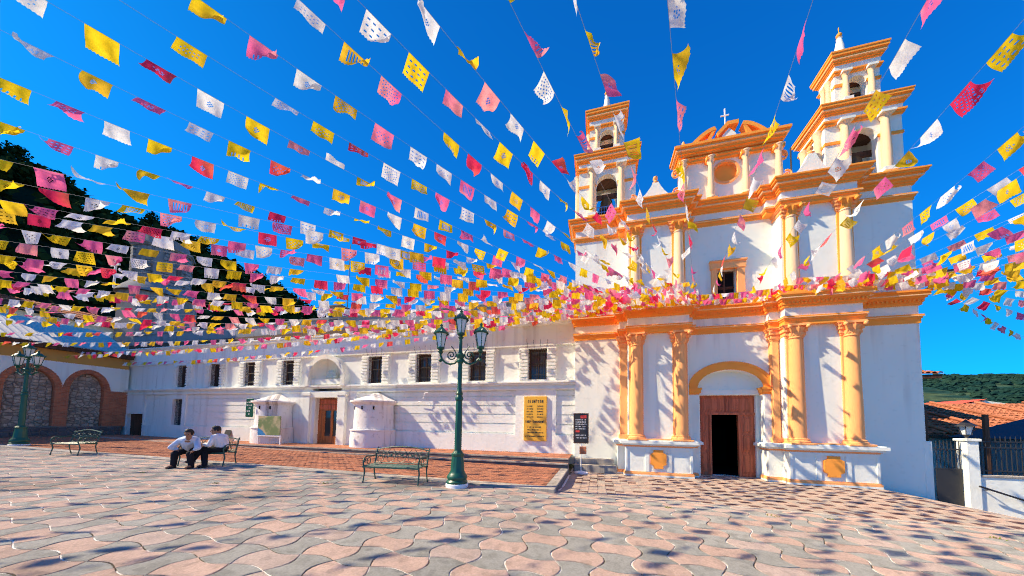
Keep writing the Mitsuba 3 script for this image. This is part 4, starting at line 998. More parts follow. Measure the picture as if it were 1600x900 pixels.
def street_lamp(x, y, z, lab, rot=8):
    t = thing('street_lamp', lab, 'street lamp', 'cast iron plaza lamps')
    part(t, 'plinth', MB().lathe([(.27, -.2), (.27, .075), (.26, .085), (0, .085)], x, y, z, 24), 'white_metal', smooth=30)
    flute = lambda a, zz: 1 + .035 * np.cos(10 * a) * (sst(.36, .4, zz) - sst(2.0, 2.1, zz))
    part(t, 'base', MB().lathe([(.25, .085), (.255, .13), (.225, .17), (.245, .22), (.24, .26), (.20, .32), (.165, .38), (.155, .55), (.135, .72), (.15, .75), (.15, .79), (.11, .83), (.095, .87)], x, y, z, 40, flute), 'green_iron', smooth=30)
    part(t, 'pole', MB().lathe([(.085, .85), (.083, 1.2), (.075, 2.08), (.095, 2.1), (.10, 2.14), (.085, 2.18), (.07, 2.22), (.09, 2.26), (.06, 2.32), (.055, 2.4), (.05, 3.0), (.075, 3.03), (.08, 3.08), (.055, 3.12), (.09, 3.17), (.10, 3.22), (.06, 3.27), (.04, 3.32), (.038, 3.62), (.06, 3.65), (.05, 3.68)], x, y, z, 40, lambda a, zz: 1 + .04 * np.cos(12 * a) * (sst(.9, .95, zz) - sst(2.0, 2.06, zz))), 'green_iron', smooth=30)
    lantern(t, (x, y), z + 3.74, .92)
    ca, sa = math.cos(math.radians(rot)), math.sin(math.radians(rot))
    for s in (-1, 1):
        P_ = lambda d, h: (x + s * d * ca, y + s * d * sa, z + h)
        a = MB().tube([P_(*q) for q in ((.05, 3.12), (.14, 3.02), (.26, 2.99), (.38, 3.03), (.47, 3.12), (.51, 3.22), (.51, 3.26))], [.03, .028, .026, .026, .026, .026, .03], 6)
        tt = np.linspace(0, 3.4 * PI, 26)
        a.tube([P_(.235 + (.13 - .0105 * u) * math.cos(u + 2.6), 3.22 + (.13 - .0105 * u) * math.sin(u + 2.6)) for u in tt], .016, 5)
        a.tube([P_(*q) for q in ((.08, 3.15), (.13, 3.3), (.2, 3.4), (.24, 3.44))], .014, 5)
        a.ball(P_(.51, 3.09), .045, sub=1)
        part(t, 'arm', a, 'green_iron', smooth=40)
        lantern(t, P_(.51, 0)[:2], z + 3.39, .93)
street_lamp(-3.29, 6.93, float(gz(-3.29, 6.93)), 'tall green three-lantern lamp post in the middle of the plaza')
street_lamp(-23.28, 7.16, float(gz(-23.28, 7.16)), 'green three-lantern lamp post at the left before the brick arches')
lp_ = thing('post_lantern', 'small black lantern on top of the white gate pillar', 'lantern')
part(lp_, 'body', MB().lathe([(.05, 1.57), (.03, 1.63), (.07, 1.68), (.075, 1.70)], 11.0, GY + .13, 0, 8), 'iron')
q = MB()
for k in range(4):
    a = PI / 4 + k * PI / 2
    q.tube([(11.0 + .09 * math.cos(a), GY + .13 + .09 * math.sin(a), 1.69), (11.0 + .15 * math.cos(a), GY + .13 + .15 * math.sin(a), 1.96)], .012, 4)
part(lp_, 'frame', q, 'iron')
part(lp_, 'pane', MB().lathe([(.07, 1.69), (.13, 1.95)], 11.0, GY + .13, 0, 4, a0=PI / 4, a1=2 * PI + PI / 4 - 1e-6), 'lamp_pane')
part(lp_, 'cap', MB().lathe([(.22, 1.95), (.2, 1.98), (.08, 2.08), (.05, 2.12), (0, 2.18)], 11.0, GY + .13, 0, 8), 'iron')

# ---------------------------------------------------------------- benches
def bench(x, y, z, rot, L, lab):
    t = thing('iron_bench', lab, 'bench', 'cast iron benches on the plaza')
    fn = lambda v: rotz(rot, (x, y))(np.asarray(v, float)) + [0, 0, z]
    def bp(name, m, parent=t, smooth=False): part(parent, name, moved(m, fn), 'bench_iron', smooth)
    for xs in (.03, L - .03):
        q = MB().tube([(xs, .0, 0), (xs, .02, .12), (xs, .05, .25), (xs, .02, .38), (xs, .0, .42)], [.02, .014, .02, .018, .022], 6)
        q.tube([(xs, .5, 0), (xs, .46, .14), (xs, .43, .28), (xs, .45, .42), (xs, .50, .6), (xs, .55, .8), (xs, .58, .84)], [.02, .014, .018, .02, .018, .016, .02], 6)
        bp('leg', q, smooth=True)
        a = MB().tube([(xs, .0, .41), (xs, -.02, .52), (xs, .03, .61), (xs, .12, .64), (xs, .3, .63), (xs, .49, .64)], .017, 6)
        tt = np.linspace(0, 2.5 * PI, 18)
        a.tube([(xs, .03 + (.05 - .005 * u) * math.sin(u), .55 + (.05 - .005 * u) * math.cos(u)) for u in tt], .012, 5)
        a.tube([(xs, .2 + .07 * math.cos(u), .52 + .08 * math.sin(u)) for u in np.linspace(0, 2 * PI, 14)], .011, 5)
        bp('armrest', a, smooth=True)
    st_ = MB()
    for k in range(7): st_.box(.0, L, .01 + k * .063, .055 + k * .063, .405 + .004 * (k == 0), .428, .006)
    st_.box(.0, L, -.012, .012, .37, .42, .006).box(.0, L, .44, .465, .37, .415, .006)
    bp('seat', st_)
    b = MB()
    yb = lambda h: .45 + (h - .42) * .26
    tops = [(u * L, yb(.78 + .09 * math.sin(PI * u)), .78 + .09 * math.sin(PI * u)) for u in np.linspace(0, 1, 15)]
    b.tube(tops, .017, 6); b.tube([(0, yb(.45), .45), (L, yb(.45), .45)], .014, 5)
    n = 5
    for k in range(n):
        c = (k + .5) / n * L; w_ = L / n * .46; hm = .61 + .04 * math.sin(PI * (k + .5) / n)
        for s in (-1, 1):
            tt = np.linspace(0, 2.2 * PI, 16)
            b.tube([(c + s * (.02 + w_ * .5 + (w_ * .45 - .005 * u) * math.cos(u)), yb(hm), hm + (.085 - .006 * u) * math.sin(u)) for u in tt], .010, 4, False)
            b.tube([(c, yb(.46), .46), (c + s * w_ * .7, yb(.52), .52), (c + s * w_ * .9, yb(hm + .05), hm + .06), (c + s * w_ * .3, yb(hm + .14), hm + .16)], .009, 4, False)
        b.ball((c, yb(hm), hm), .03, (1, .5, 1.2), 1)
    bp('backrest', b)
    return t
bench(-5.63, 6.46, float(gz(-5, 6.5)), 5, 1.52, 'dark iron scroll bench standing left of the middle lamp post')
bench(-18.25, 6.2, float(gz(-17.6, 6.4)), 13, 1.05, 'empty green scroll bench in front of the brick arches')
bench(-12.10, 6.34, float(gz(-11.5, 6.5)), 20, 1.30, 'iron bench with two men sitting on it')

# ---------------------------------------------------------------- two men on the bench
ICO = trimesh.creation.icosphere(subdivisions=1).vertices
def blob(bones, J, grow=0.0, edge=.03, smooth=6):
    """Limbs as hulls of balls at the joints, joined to one smooth skin."""
    ms = []
    for a, b in bones:
        pts = [np.array(J[k][0]) + ICO * (J[k][1] + grow) * np.array(J[k][2] if len(J[k]) > 2 else (1, 1, 1)) for k in (a, b)]
        ms.append(manifold3d.Manifold.hull_points(np.vstack(pts)))
    m = ms[0]
    for k in ms[1:]: m = m + k
    m = m.refine_to_length(edge)
    mm = m.to_mesh()
    t = trimesh.Trimesh(mm.vert_properties[:, :3], mm.tri_verts, process=True)
    trimesh.smoothing.filter_taubin(t, iterations=smooth)
    return t
mat('skin', (.30, .15, .09), .55, .4)
mat('shirt', mikit.proc(lambda p, n, uv: mix((.74, .76, .80), (.62, .65, .72), fbm(p.x * 9, p.y * 9, p.z * 9, 3))), .85, .2, bump=lambda p, n, uv: fbm(p.x * 13, p.y * 13, p.z * 7, 2), bscale=.02)
mat('blue_shirt', mikit.proc(lambda p, n, uv: mix((.58, .64, .76), (.46, .53, .68), fbm(p.x * 11, p.y * 11, p.z * 5, 3))), .85, .2, bump=lambda p, n, uv: fbm(p.x * 13, p.y * 13, p.z * 7, 2), bscale=.025)
mat('dark_cloth', (.012, .013, .018), .85, .2)
mat('black_hair', (.008, .007, .007), .6, .4)
mat('shoe', (.03, .028, .03), .4, .5)
def hand_bones(J, name, wrist, direc, side, s=1.0):
    """A palm, four unequal fingers and a thumb."""
    w = np.array(wrist, float); d = np.array(direc, float); d /= np.linalg.norm(d)
    sd = np.cross(d, side); sd /= np.linalg.norm(sd); nn = np.array(side, float)
    J[name + 'w'] = (w, .026); J[name + 'p'] = (w + d * .075, .032)
    B = [(name + 'w', name + 'p')]
    for k, ln in enumerate((.075, .085, .078, .06)):
        o = sd * (.024 - .016 * k)
        J[f'{name}k{k}'] = (w + d * .085 + o, .0105); J[f'{name}m{k}'] = (w + d * (.085 + ln * .55) + o * 1.1 + nn * .008, .0095); J[f'{name}t{k}'] = (w + d * (.085 + ln * .9) + o * 1.1 + nn * .03, .0085)
        B += [(name + 'p', f'{name}k{k}'), (f'{name}k{k}', f'{name}m{k}'), (f'{name}m{k}', f'{name}t{k}')]
    J[name + 'a'] = (w + d * .03 + sd * .032, .012); J[name + 'b'] = (w + d * .075 + sd * .055 + nn * .01, .0095)
    B += [(name + 'w', name + 'a'), (name + 'a', name + 'b')]
    return B
def man(lab, J, face, shirt):
    t = thing('person', lab, 'person', 'men on the bench')
    J = dict(J); face = np.array(face, float); face /= np.linalg.norm(face)
    up = np.array([0, 0, 1.0]); up = up - face * (up @ face); up /= np.linalg.norm(up); rt = np.cross(face, up)
    h = np.array(J['head'][0])
    J['cran'] = (h + up * .035 - face * .018, .093); J['fore'] = (h + up * .045 + face * .028, .072); J['jaw'] = (h - up * .062 + face * .04, .052); J['chin'] = (h - up * .098 + face * .062, .026)
    J['nose1'] = (h + up * .012 + face * .095, .011); J['nose2'] = (h - up * .028 + face * .118, .015); J['lipl'] = (h - up * .06 + face * .092 + rt * .02, .010); J['lipr'] = (h - up * .06 + face * .092 - rt * .02, .010)
    J['br1'] = (h + up * .028 + face * .092 + rt * .038, .011); J['br2'] = (h + up * .028 + face * .092 - rt * .038, .011)
    for s, n in ((1, 'l'), (-1, 'r')):
        J['ea' + n] = (h + up * .02 + rt * s * .092 - face * .01, .017); J['eb' + n] = (h - up * .025 + rt * s * .09, .012)
    bones = [('cran', 'fore'), ('cran', 'jaw'), ('fore', 'jaw'), ('jaw', 'chin'), ('nose1', 'nose2'), ('fore', 'nose1'), ('lipl', 'lipr'), ('br1', 'br2'), ('eal', 'ebl'), ('ear', 'ebr'), ('cran', 'eal'), ('cran', 'ear'), ('neck', 'cran'), ('neck', 'jaw'), ('neck', 'chest'), ('chest', 'sL'), ('chest', 'sR'), ('chest', 'pelvis'), ('sL', 'eL'), ('sR', 'eR'), ('eL', 'wL'), ('eR', 'wR'), ('pelvis', 'hL'), ('pelvis', 'hR'), ('hL', 'kL'), ('hR', 'kR'), ('kL', 'aL'), ('kR', 'aR'), ('aL', 'toL'), ('aR', 'toR')]
    for s in 'LR':
        w = np.array(J['w' + s][0]); d = np.array(J['hd' + s]); bones += hand_bones(J, 'h' + s, w, d, (0, 0, -1.0) if abs(d[2]) < .8 else (.3, -.9, 0))
    skin = blob(bones, J, 0, .016, 5)
    part(t, 'body', skin, 'skin', smooth=True)
    Js = {k: (v[0], v[1] + .022) + tuple(v[2:]) for k, v in J.items() if k in ('chest', 'sL', 'sR', 'eL', 'eR', 'pelvis', 'hL', 'hR', 'belly')}
    for s in 'LR': Js['c' + s] = (np.array(J['e' + s][0]) * .12 + np.array(J['w' + s][0]) * .88, .047)
    Js['col'] = (np.array(J['neck'][0]) * .75 + np.array(J['chest'][0]) * .25, .078)
    part(t, 'shirt', blob([('chest', 'sL'), ('chest', 'sR'), ('chest', 'pelvis'), ('sL', 'sR'), ('chest', 'belly'), ('belly', 'pelvis'), ('sL', 'eL'), ('sR', 'eR'), ('eL', 'cL'), ('eR', 'cR'), ('sL', 'col'), ('sR', 'col'), ('sL', 'pelvis'), ('sR', 'pelvis')], Js, 0, .03, 5), shirt, smooth=True)
    Jt = {k: (J[k][0], J[k][1] + .026) for k in ('pelvis', 'hL', 'hR', 'kL', 'kR', 'aL', 'aR')}
    part(t, 'trousers', blob([('pelvis', 'hL'), ('pelvis', 'hR'), ('hL', 'kL'), ('hR', 'kR'), ('kL', 'aL'), ('kR', 'aR')], Jt, 0, .03, 5), 'dark_cloth', smooth=True)
    for s in 'LR':
        a, b = np.array(J['a' + s][0]), np.array(J['to' + s][0])
        part(t, 'shoe', blob([('a', 'b'), ('c', 'b')], {'a': (a + [0, 0, -.03], .05), 'b': (b, .04), 'c': (a * 1.25 - b * .25 + [0, 0, -.05], .04)}, 0, .02, 3), 'shoe', smooth=True)
    Jh = {'a': (h + up * .058 - face * .028, .094), 'b': (h + up * .075 + face * .018, .078), 'c': (h - up * .02 - face * .052, .068), 'd': (h + up * .03 + rt * .03 - face * .02, .082), 'e': (h + up * .03 - rt * .03 - face * .02, .082)}
    part(t, 'hair', blob([('a', 'b'), ('a', 'c'), ('a', 'd'), ('a', 'e')], Jh, 0, .03, 3), 'black_hair', smooth=True)
    ey = MB()
    for s in (1, -1): ey.ball(h + up * .012 + face * .082 + rt * s * .034, .012, sub=1)
    part(t, 'eye', ey, 'black_hair')
    return t
V = lambda *a: np.array(a, float)
g1 = .385
man('man in pale blue-white shirt leaning forward with hands on his knees, left on the bench', {
    'pelvis': (V(-11.77, 6.50, .93), .13), 'belly': (V(-11.66, 6.36, 1.00), .13), 'chest': (V(-11.42, 6.20, 1.17), .135), 'neck': (V(-11.22, 6.10, 1.26), .055), 'head': (V(-11.12, 6.04, 1.37),  .1),
    'sL': (V(-11.58, 6.11, 1.18), .056), 'sR': (V(-11.26, 6.30, 1.20), .056), 'eL': (V(-11.70, 5.98, .98), .046), 'eR': (V(-11.03, 6.22, .97), .046), 'wL': (V(-11.63, 6.09, .915), .03), 'wR': (V(-11.14, 6.20, .92), .03),
    'hL': (V(-11.84, 6.44, .88), .09), 'hR': (V(-11.65, 6.54, .88), .09), 'kL': (V(-11.60, 6.02, .80), .058), 'kR': (V(-11.24, 6.16, .81), .058), 'aL': (V(-11.66, 6.04, .46), .04), 'aR': (V(-11.22, 6.20, .46), .04),
    'toL': (V(-11.64, 5.90, .42), .04), 'toR': (V(-11.16, 6.05, .42), .04), 'hdL': V(.22, -.45, -.5), 'hdR': V(-.3, -.3, -.55)}, (.55, -.80, -.22), 'blue_shirt')
man('man in white shirt sitting upright with crossed legs, right on the bench', {
    'pelvis': (V(-11.08, 6.84, .93), .13), 'belly': (V(-11.10, 6.80, 1.06), .12), 'chest': (V(-11.10, 6.78, 1.20), .13), 'neck': (V(-11.14, 6.76, 1.34), .055), 'head': (V(-11.20, 6.72, 1.455), .1),
    'sL': (V(-11.16, 6.94, 1.26), .062), 'sR': (V(-11.06, 6.60, 1.26), .062), 'eL': (V(-11.32, 6.90, 1.05), .046), 'eR': (V(-11.08, 6.50, 1.03), .046), 'wL': (V(-11.44, 6.72, 1.06), .03), 'wR': (V(-11.32, 6.50, 1.05), .03),
    'hL': (V(-11.12, 6.90, .88), .09), 'hR': (V(-11.06, 6.76, .90), .09), 'kL': (V(-11.36, 6.56, .82), .058), 'kR': (V(-11.44, 6.52, .90), .058), 'aL': (V(-11.10, 6.44, .46), .04), 'aR': (V(-11.36, 6.30, .60), .04),
    'toL': (V(-11.20, 6.36, .42), .04), 'toR': (V(-11.46, 6.22, .56), .04), 'hdL': V(-.6, -.4, .1), 'hdR': V(-.8, .2, .1)}, (-.48, -.86, -.05), 'shirt')

# ---------------------------------------------------------------- the wooded hill on the left
RID = [(-150, -10, 58), (-118, 22, 54), (-113, 30, 50), (-107, 34, 47), (-98, 40, 40.5), (-94, 46, 41.5), (-88, 56, 37.5), (-80, 66, 31), (-72, 78, 24), (-60, 95, 12), (-50, 110, 4)]
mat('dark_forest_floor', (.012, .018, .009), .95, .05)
hv, hf = ridge_mesh(RID, (52, -28), 1, 5, nx=70, ny=20, rough=.35)
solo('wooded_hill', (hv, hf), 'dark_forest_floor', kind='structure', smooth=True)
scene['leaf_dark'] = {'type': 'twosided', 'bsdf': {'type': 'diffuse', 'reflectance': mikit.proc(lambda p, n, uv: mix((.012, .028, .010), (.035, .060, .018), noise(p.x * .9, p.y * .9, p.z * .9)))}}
def crown(c, r, n, leaf, seed, squash=.8):
    r_ = np.random.default_rng(seed)
    lob = r_.normal(size=(7, 3)); lob /= np.linalg.norm(lob, axis=1, keepdims=True); lob = lob * .55 * [1, 1, squash]
    k = r_.integers(0, 7, n); d = r_.normal(size=(n, 3)); d /= np.linalg.norm(d, axis=1, keepdims=True)
    p = (lob[k] + d * (r_.uniform(.25, .58, n))[:, None] * [1, 1, squash]) * r + c
    a = r_.normal(size=(n, 3)); a /= np.linalg.norm(a, axis=1, keepdims=True); b = np.cross(a, d + .3 * r_.normal(size=(n, 3))); b /= np.linalg.norm(b, axis=1, keepdims=True)
    s = leaf * r_.uniform(.6, 1.3, n)[:, None]
    v = np.stack([p - a * s, p - b * s * .7, p + a * s, p + b * s * .7], 1).reshape(-1, 3)
    i = np.arange(n) * 4
    return v, np.stack([i, i + 1, i + 2, i + 3], 1)
wd_ = MB(); r_ = np.random.default_rng(11)
hx = hv.reshape(-1, 3); nrow = 70
for k in range(720):
    row = 1 + min(18, int(abs(r_.normal(0, 5.5)))); col = r_.integers(0, nrow - 1)
    a = hx[row * nrow + col]; b = hx[row * nrow + col + 1]
    p = a + (b - a) * r_.random(); rr = r_.uniform(1.8, 3.4)
    wd_.add(*crown(p + [0, 0, rr * .55], rr, 56, .62, 1000 + k))
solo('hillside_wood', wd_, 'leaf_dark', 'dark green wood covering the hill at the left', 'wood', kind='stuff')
mat('bark', (.05, .04, .03), .95, .1)
def tree(x, y, z, h, r, seed, lab):
    t = thing('hill_tree', lab, 'tree', 'trees standing out on the hill skyline')
    rr = np.random.default_rng(seed)
    q = MB().tube([(x, y, z - 1), (x + .1 * h * rr.normal() * .3, y, z + h * .4), (x + .1 * rr.normal(), y, z + h * .8)], [.3, .2, .08], 6)
    for k in range(5):
        a = rr.uniform(0, 2 * PI); q.tube([(x, y, z + h * (.35 + .08 * k)), (x + r * .6 * math.cos(a), y + r * .6 * math.sin(a), z + h * (.6 + .07 * k))], [.12, .04], 5)
    part(t, 'trunk', q, 'bark')
    part(t, 'crown', MB().add(*crown(np.array([x, y, z + h * .68]), r, 420, .30, seed, .95)), 'leaf_dark')
for k, (u, hh, rr, lab) in enumerate([(.5, 5.6, 2.4, 'round tree topping the hill skyline, second from the left'), (0.24, 4.6, 2.6, 'broad tree topping the hill skyline, leftmost of the skyline trees'), (.72, 6.6, 2.2, 'tall slim tree on the skyline above the hill, third from the left'), (1.6, 5.4, 2.2, 'tree on the skyline right of the tall slim tree, fourth from the left'), (3.0, 7.2, 2.1, 'lone open-crowned tree rising behind the stone tower'), (3.9, 5.0, 2.6, 'rounded tree on the skyline just right of the stone tower'), (5.0, 4.6, 2.5, 'tree on the falling skyline right of the stone tower'), (5.9, 4.4, 2.4, 'last tree of the hill skyline, nearest the roof mast')]):
    u = u + 1.5; i0 = int(u); f = u - i0
    p = np.array(RID[i0]) * (1 - f) + np.array(RID[min(i0 + 1, 10)]) * f
    tree(p[0], p[1], p[2] - .4, hh, rr, 300 + k, lab)

# weeds in the joints
wm = MB(); r_ = np.random.default_rng(8)
for x, y in [(3.3, 7.1), (4.3, 7.35), (-6.3, 6.0), (-8.4, 5.1), (1.4, 6.9), (6.4, 7.0), (-11.4, 5.3)] + [(-1.2 - 1.3 * k, 12.86) for k in range(7)] + [(-6.5 - .2 * k, 10.85) for k in range(6)]:
    zz = float(gz(x, y)) if y < 8.5 else (.6 if y > 12 else .3)
    for k in range(14):
        a = r_.uniform(0, 2 * PI); rr = r_.uniform(.015, .05); h = r_.uniform(.005, .03); o = np.array([x + r_.normal(0, .05), y + r_.normal(0, .04), zz])
        d = np.array([math.cos(a), math.sin(a), 0]) * rr; n_ = np.array([-math.sin(a), math.cos(a), 0]) * .012
        wm.add([o - n_, o + n_, o + d + [0, 0, h] + n_ * .3, o + d + [0, 0, h] - n_ * .3], [[0, 1, 2, 3]])
mat('weed', (.16, .19, .03), .8, .2)
solo('joint_weeds', wm, 'weed', 'tufts of yellow-green weeds growing in the paving joints', 'weeds', kind='stuff')
# ---------------------------------------------------------------- strings of cut-paper flags
def paper(name, col, tr, faded):
    scene[name] = {'type': 'principledthin', 'base_color': mikit.proc(lambda p, n, uv, col=col: mix(col, faded, smoothstep(.45, .75, noise(p.x * 1.9, p.y * 1.9, p.z * 1.9))) * (.86 + .25 * noise(p.x * 25, p.y * 25, p.z * 25))), 'roughness': .75, 'diff_trans': tr, 'spec_trans': 0.0, 'eta': 1.35, 'sheen': .0}
paper('paper_pink', (.90, .16, .38), .95, (.92, .34, .36))
paper('paper_red', (.88, .045, .13), .85, (.90, .16, .10))
paper('paper_yellow', (.93, .66, .02), .95, (.93, .58, .04))
paper('paper_white', (.88, .89, .90), .85, (.84, .85, .82))
mat('cord', (.42, .42, .42), .8, .2)
COL = ['paper_pink', 'paper_yellow', 'paper_white', 'paper_red']
WORD = {'paper_pink': 'pink', 'paper_red': 'red', 'paper_yellow': 'yellow', 'paper_white': 'white'}
PAT = {}
def patterns(nu, nv):
    u, v = np.meshgrid(np.arange(nu), np.arange(nv), indexing='ij')
    P_ = []
    P_.append((u % 2 == 1) & (u > 2) & (u < nu - 3) & (v >= 3) & (v <= nv - 4))
    P_.append(((u + v) % 4 == 0) & (u > 2) & (u < nu - 3) & (v >= 4) & (v <= nv - 4) & (u % 2 == 0))
    c = np.hypot((u - nu / 2 + .5) / 1.0, (v - nv / 2 + .5) / .9)
    P_.append(((c > 2.2) & (c < 3.1) & ((u + v) % 2 == 0)) | (c < 1))
    P_.append(((v == 2) & (u % 2 == 1)) | ((v == nv - 3) & (u % 2 == 0)) | ((v > 3) & (v < nv - 4) & ((u * 2 + v) % 5 == 0)))
    P_.append((v % 4 == 3) & (u % 4 > 1) & (u > 0) & (u < nu - 1))
    P_.append(np.zeros((nu, nv), bool)); P_.append((c < 2.4) & ((u + v) % 2 == 0)); P_.append((v > nv - 5) & (v < nv - 1) & (u % 3 == 1))
    return [p & (u > 1) & (u < nu - 2) & (v > 1) & (v < nv - 1) for p in P_]
NU, NV = 18, 15
PATS = patterns(NU, NV)
def flag(P0, Tn, w, h, phi, curl, twist, fold, r_, nu, nv, holes=None):
    """One sheet of paper hung from a cord: swung by the wind about the cord, curled along its fall and twisted."""
    Tn = Tn / np.linalg.norm(Tn)
    D = np.array([0, 0, -1.0]); D = D - Tn * (D @ Tn); D /= np.linalg.norm(D); N = np.cross(Tn, D)
    u = np.linspace(-.5, .5, nu + 1); t = np.linspace(0, 1, nv + 1)
    U, Tt = np.meshgrid(u, t, indexing='ij')
    ph = phi + curl * Tt ** 1.3 + twist * U * 2 * Tt + fold * np.maximum(0, U * np.sign(twist) + Tt - .75) * 4 + .16 * np.sin(9 * U + 5 * Tt + r_)
    st_ = h / nv
    dv = np.cumsum(np.concatenate([np.zeros((nu + 1, 1)), np.cos(ph[:, 1:])], 1), 1) * st_
    dn = np.cumsum(np.concatenate([np.zeros((nu + 1, 1)), np.sin(ph[:, 1:])], 1), 1) * st_
    sag = .012 * (1 - (2 * U) ** 2) * 0
    pos = P0 + Tn * (U * w)[..., None] + D * (dv + sag)[..., None] + N * dn[..., None]
    sc = np.abs((np.arange(nu + 1) % 2)) * st_ * .8
    pos[:, -1] -= (D * np.cos(ph[:, -1:]) + N * np.sin(ph[:, -1:])) * sc[:, None]
    i, j = np.meshgrid(np.arange(nu), np.arange(nv), indexing='ij')
    keep = np.ones((nu, nv), bool) if holes is None else ~holes
    a = (i * (nv + 1) + j)[keep]
    return pos.reshape(-1, 3), np.stack([a, a + nv + 1, a + nv + 2, a + 1], -1)
rs = np.random.default_rng(23)
strings = []
def cord(A, B, sag, lab_pos, sp=.52, w=.30, h=.25, t0=.4, clip=True):
    A, B = np.array(A, float), np.array(B, float)
    L = np.linalg.norm(B - A); n = 40
    t = np.linspace(0, 1, n + 1)
    P_ = A + (B - A) * t[:, None]; P_[:, 2] -= 4 * sag * t * (1 - t)
    P_[:, :2] += np.outer(np.sin(t * PI * 2.0) * rs.normal(0, .04), [1, .2])
    strings.append(dict(P=P_, L=L, sp=sp, w=w, h=h, t0=t0, lab=lab_pos))
# to the arcade roof and beyond, at the left
k = 0
for ye, ze, xa in [(12.3, 5.3, -1.0), (10.2, 5.3, -.7), (8.0, 5.5, -.3), (6.6, 5.6, -.9), (5.0, 5.9, 0.0), (10.7, 5.6, -.8), (4.3, 6.3, .9)]:
    cord((xa, 12.42 if xa > -.95 else 12.6, 6.36), (-29.5, ye, ze), rs.uniform(.25, .55), 'left', sp=.47, w=.29)
for ye, ze, xa in [(3.6, 7.1, .2), (2.5, 7.3, .5), (1.5, 7.6, .8), (.5, 7.8, 1.0), (-.5, 7.9, 1.2), (-1.5, 8.0, 1.4), (-2.6, 8.1, 1.7), (-3.8, 8.2, 1.9), (-5.0, 8.2, 2.0), (-6.4, 8.3, 2.3), (-7.8, 8.4, 2.5), (-9.4, 8.4, 2.7), (-11.2, 8.5, 3.0), (-13.4, 8.5, 3.1), (-16, 8.6, 3.2)]:
    cord((xa, 12.16 if 1 < xa else 12.4, 6.38), (-31, ye, ze), rs.uniform(1.3, 1.6), 'left', sp=.50, w=.315, h=.265)
# overhead, crossing the open sky
for y3, xa, z3, ze in [(-8.6, 2.2, 6.5, 7.8), (-7.3, 2.4, 6.6, 7.8), (-6.2, 2.3, 6.5, 7.8), (-5.3, 2.1, 6.6, 7.8), (-4.5, 2.8, 6.5, 7.8), (-3.75, 3.3, 6.6, 7.8), (-2.95, 2.9, 6.5, 7.8), (-2.35, 3.6, 6.6, 7.8), (-1.75, 3.4, 6.5, 7.8), (-1.0, 3.0, 6.6, 7.9), (-.30, 3.3, 6.5, 7.8), (.62, 3.5, 6.5, 7.8), (2.02, 3.9, 6.5, 7.8), (3.1, 5.0, 6.5, 7.8), (4.2, 5.6, 6.5, 7.8), (5.35, 6.8, 6.5, 7.8), (6.4, 7.3, 6.6, 7.8), (7.7, 8.2, 6.5, 7.8), (9.3, 8.9, 6.6, 7.9), (11.3, 9.4, 6.6, 8.0), (14.0, 9.8, 6.7, 8.2)]:
    A = np.array([xa, 12.42, 6.38]); Q = np.array([y3, 3.0, z3]); d = Q - A
    B = A + d * 1.55; B[2] = ze
    cord(A, B, .95, 'over', sp=.50, w=.28, h=.245)
# to the right
for ang, xa, ze in [(-64, 7.2, 12), (-52, 7.6, 12), (-44, 8.0, 11.5), (-37, 8.4, 11), (-30, 8.8, 10.5), (-24, 9.1, 10), (-18, 9.4, 9.2), (-12, 9.7, 8.4), (-6, 9.9, 7.6), (0, 10.1, 6.8), (8, 10.2, 5.6), (15, 10.25, 4.8), (22, 10.25, 4.2), (30, 10.2, 3.9)]:
    a = math.radians(ang); A = np.array([xa, 12.2 if xa < 8.3 else 12.4, 6.38])
    cord(A, A + np.array([15 * math.cos(a), 15 * math.sin(a), 0]) + [0, 0, ze - 6.38], .35, 'right', sp=.45, w=.28)
# short runs along the cornice itself
for x0, x1, y, z in [(-1.1, 3.4, 12.12, 6.5), (-1.1, 3.6, 12.0, 6.62), (3.2, 6.2, 12.3, 6.5), (6.0, 10.4, 12.1, 6.5), (5.8, 10.5, 11.98, 6.6), (-1.2, 2.0, 11.8, 6.75), (-1.3, 3.2, 11.6, 6.85), (2.6, 6.6, 12.1, 6.62), (6.2, 10.0, 11.8, 6.75), (-2.5, 1.2, 11.4, 6.6), (-2.0, 1.5, 11.7, 7.0)]:
    cord((x0, y, z), (x1, y, z), .1, 'cornice', sp=.15, w=.25, h=.24, t0=.05)
items = []
for si, s in enumerate(strings):
    P_, L = s['P'], s['L']; seg = np.r_[0, np.cumsum(np.linalg.norm(np.diff(P_, axis=0), axis=1))]
    last = 0
    d = s['t0'] + rs.uniform(0, .3); ci = rs.integers(0, 3)
    while d < seg[-1] - .2:
        p = np.array([np.interp(d, seg, P_[:, k]) for k in range(3)])
        q = np.array([np.interp(d + .1, seg, P_[:, k]) for k in range(3)])
        if p[1] < -5.5 or p[0] < -33 or p[0] > 22: break
        c = COL[ci % 3]; ci += 1
        if c == 'paper_pink' and rs.random() < .28: c = 'paper_red'
        if rs.random() < .06: c = COL[rs.integers(0, 3)]
        jit = rs.normal(0, .3)
        if rs.random() > .03:
            items.append(dict(p=p, t=q - p, c=c, s=si, w=s['w'], h=s['h'] * rs.uniform(.85, 1.05), phi=np.clip(rs.normal(.2, .42), -.9, 1.5), curl=rs.normal(.12, .28) * (.6 if s['lab'] == 'left' else 1), twist=rs.normal(0, .3), fold=rs.choice([0, 0, 0, .6, 1.4, -.9]), r=rs.uniform(0, 6)))
        d += s['sp'] * rs.uniform(.9, 1.1)
        last = d
    s['end'] = min(1.0, (last + .3) / seg[-1])
for si, s in enumerate(strings):
    n = max(2, int(len(s['P']) * s['end']))
    s['key'] = None
for it in items:
    u = px(it['p'] + [0, 0, -.12]); it['uv'] = u[:2]
    it['size'] = 1 / u[2] if (u[2] > .3 and -15 < u[0] < 1615 and -15 < u[1] < 915) else (0 if u[2] > .3 else 0)
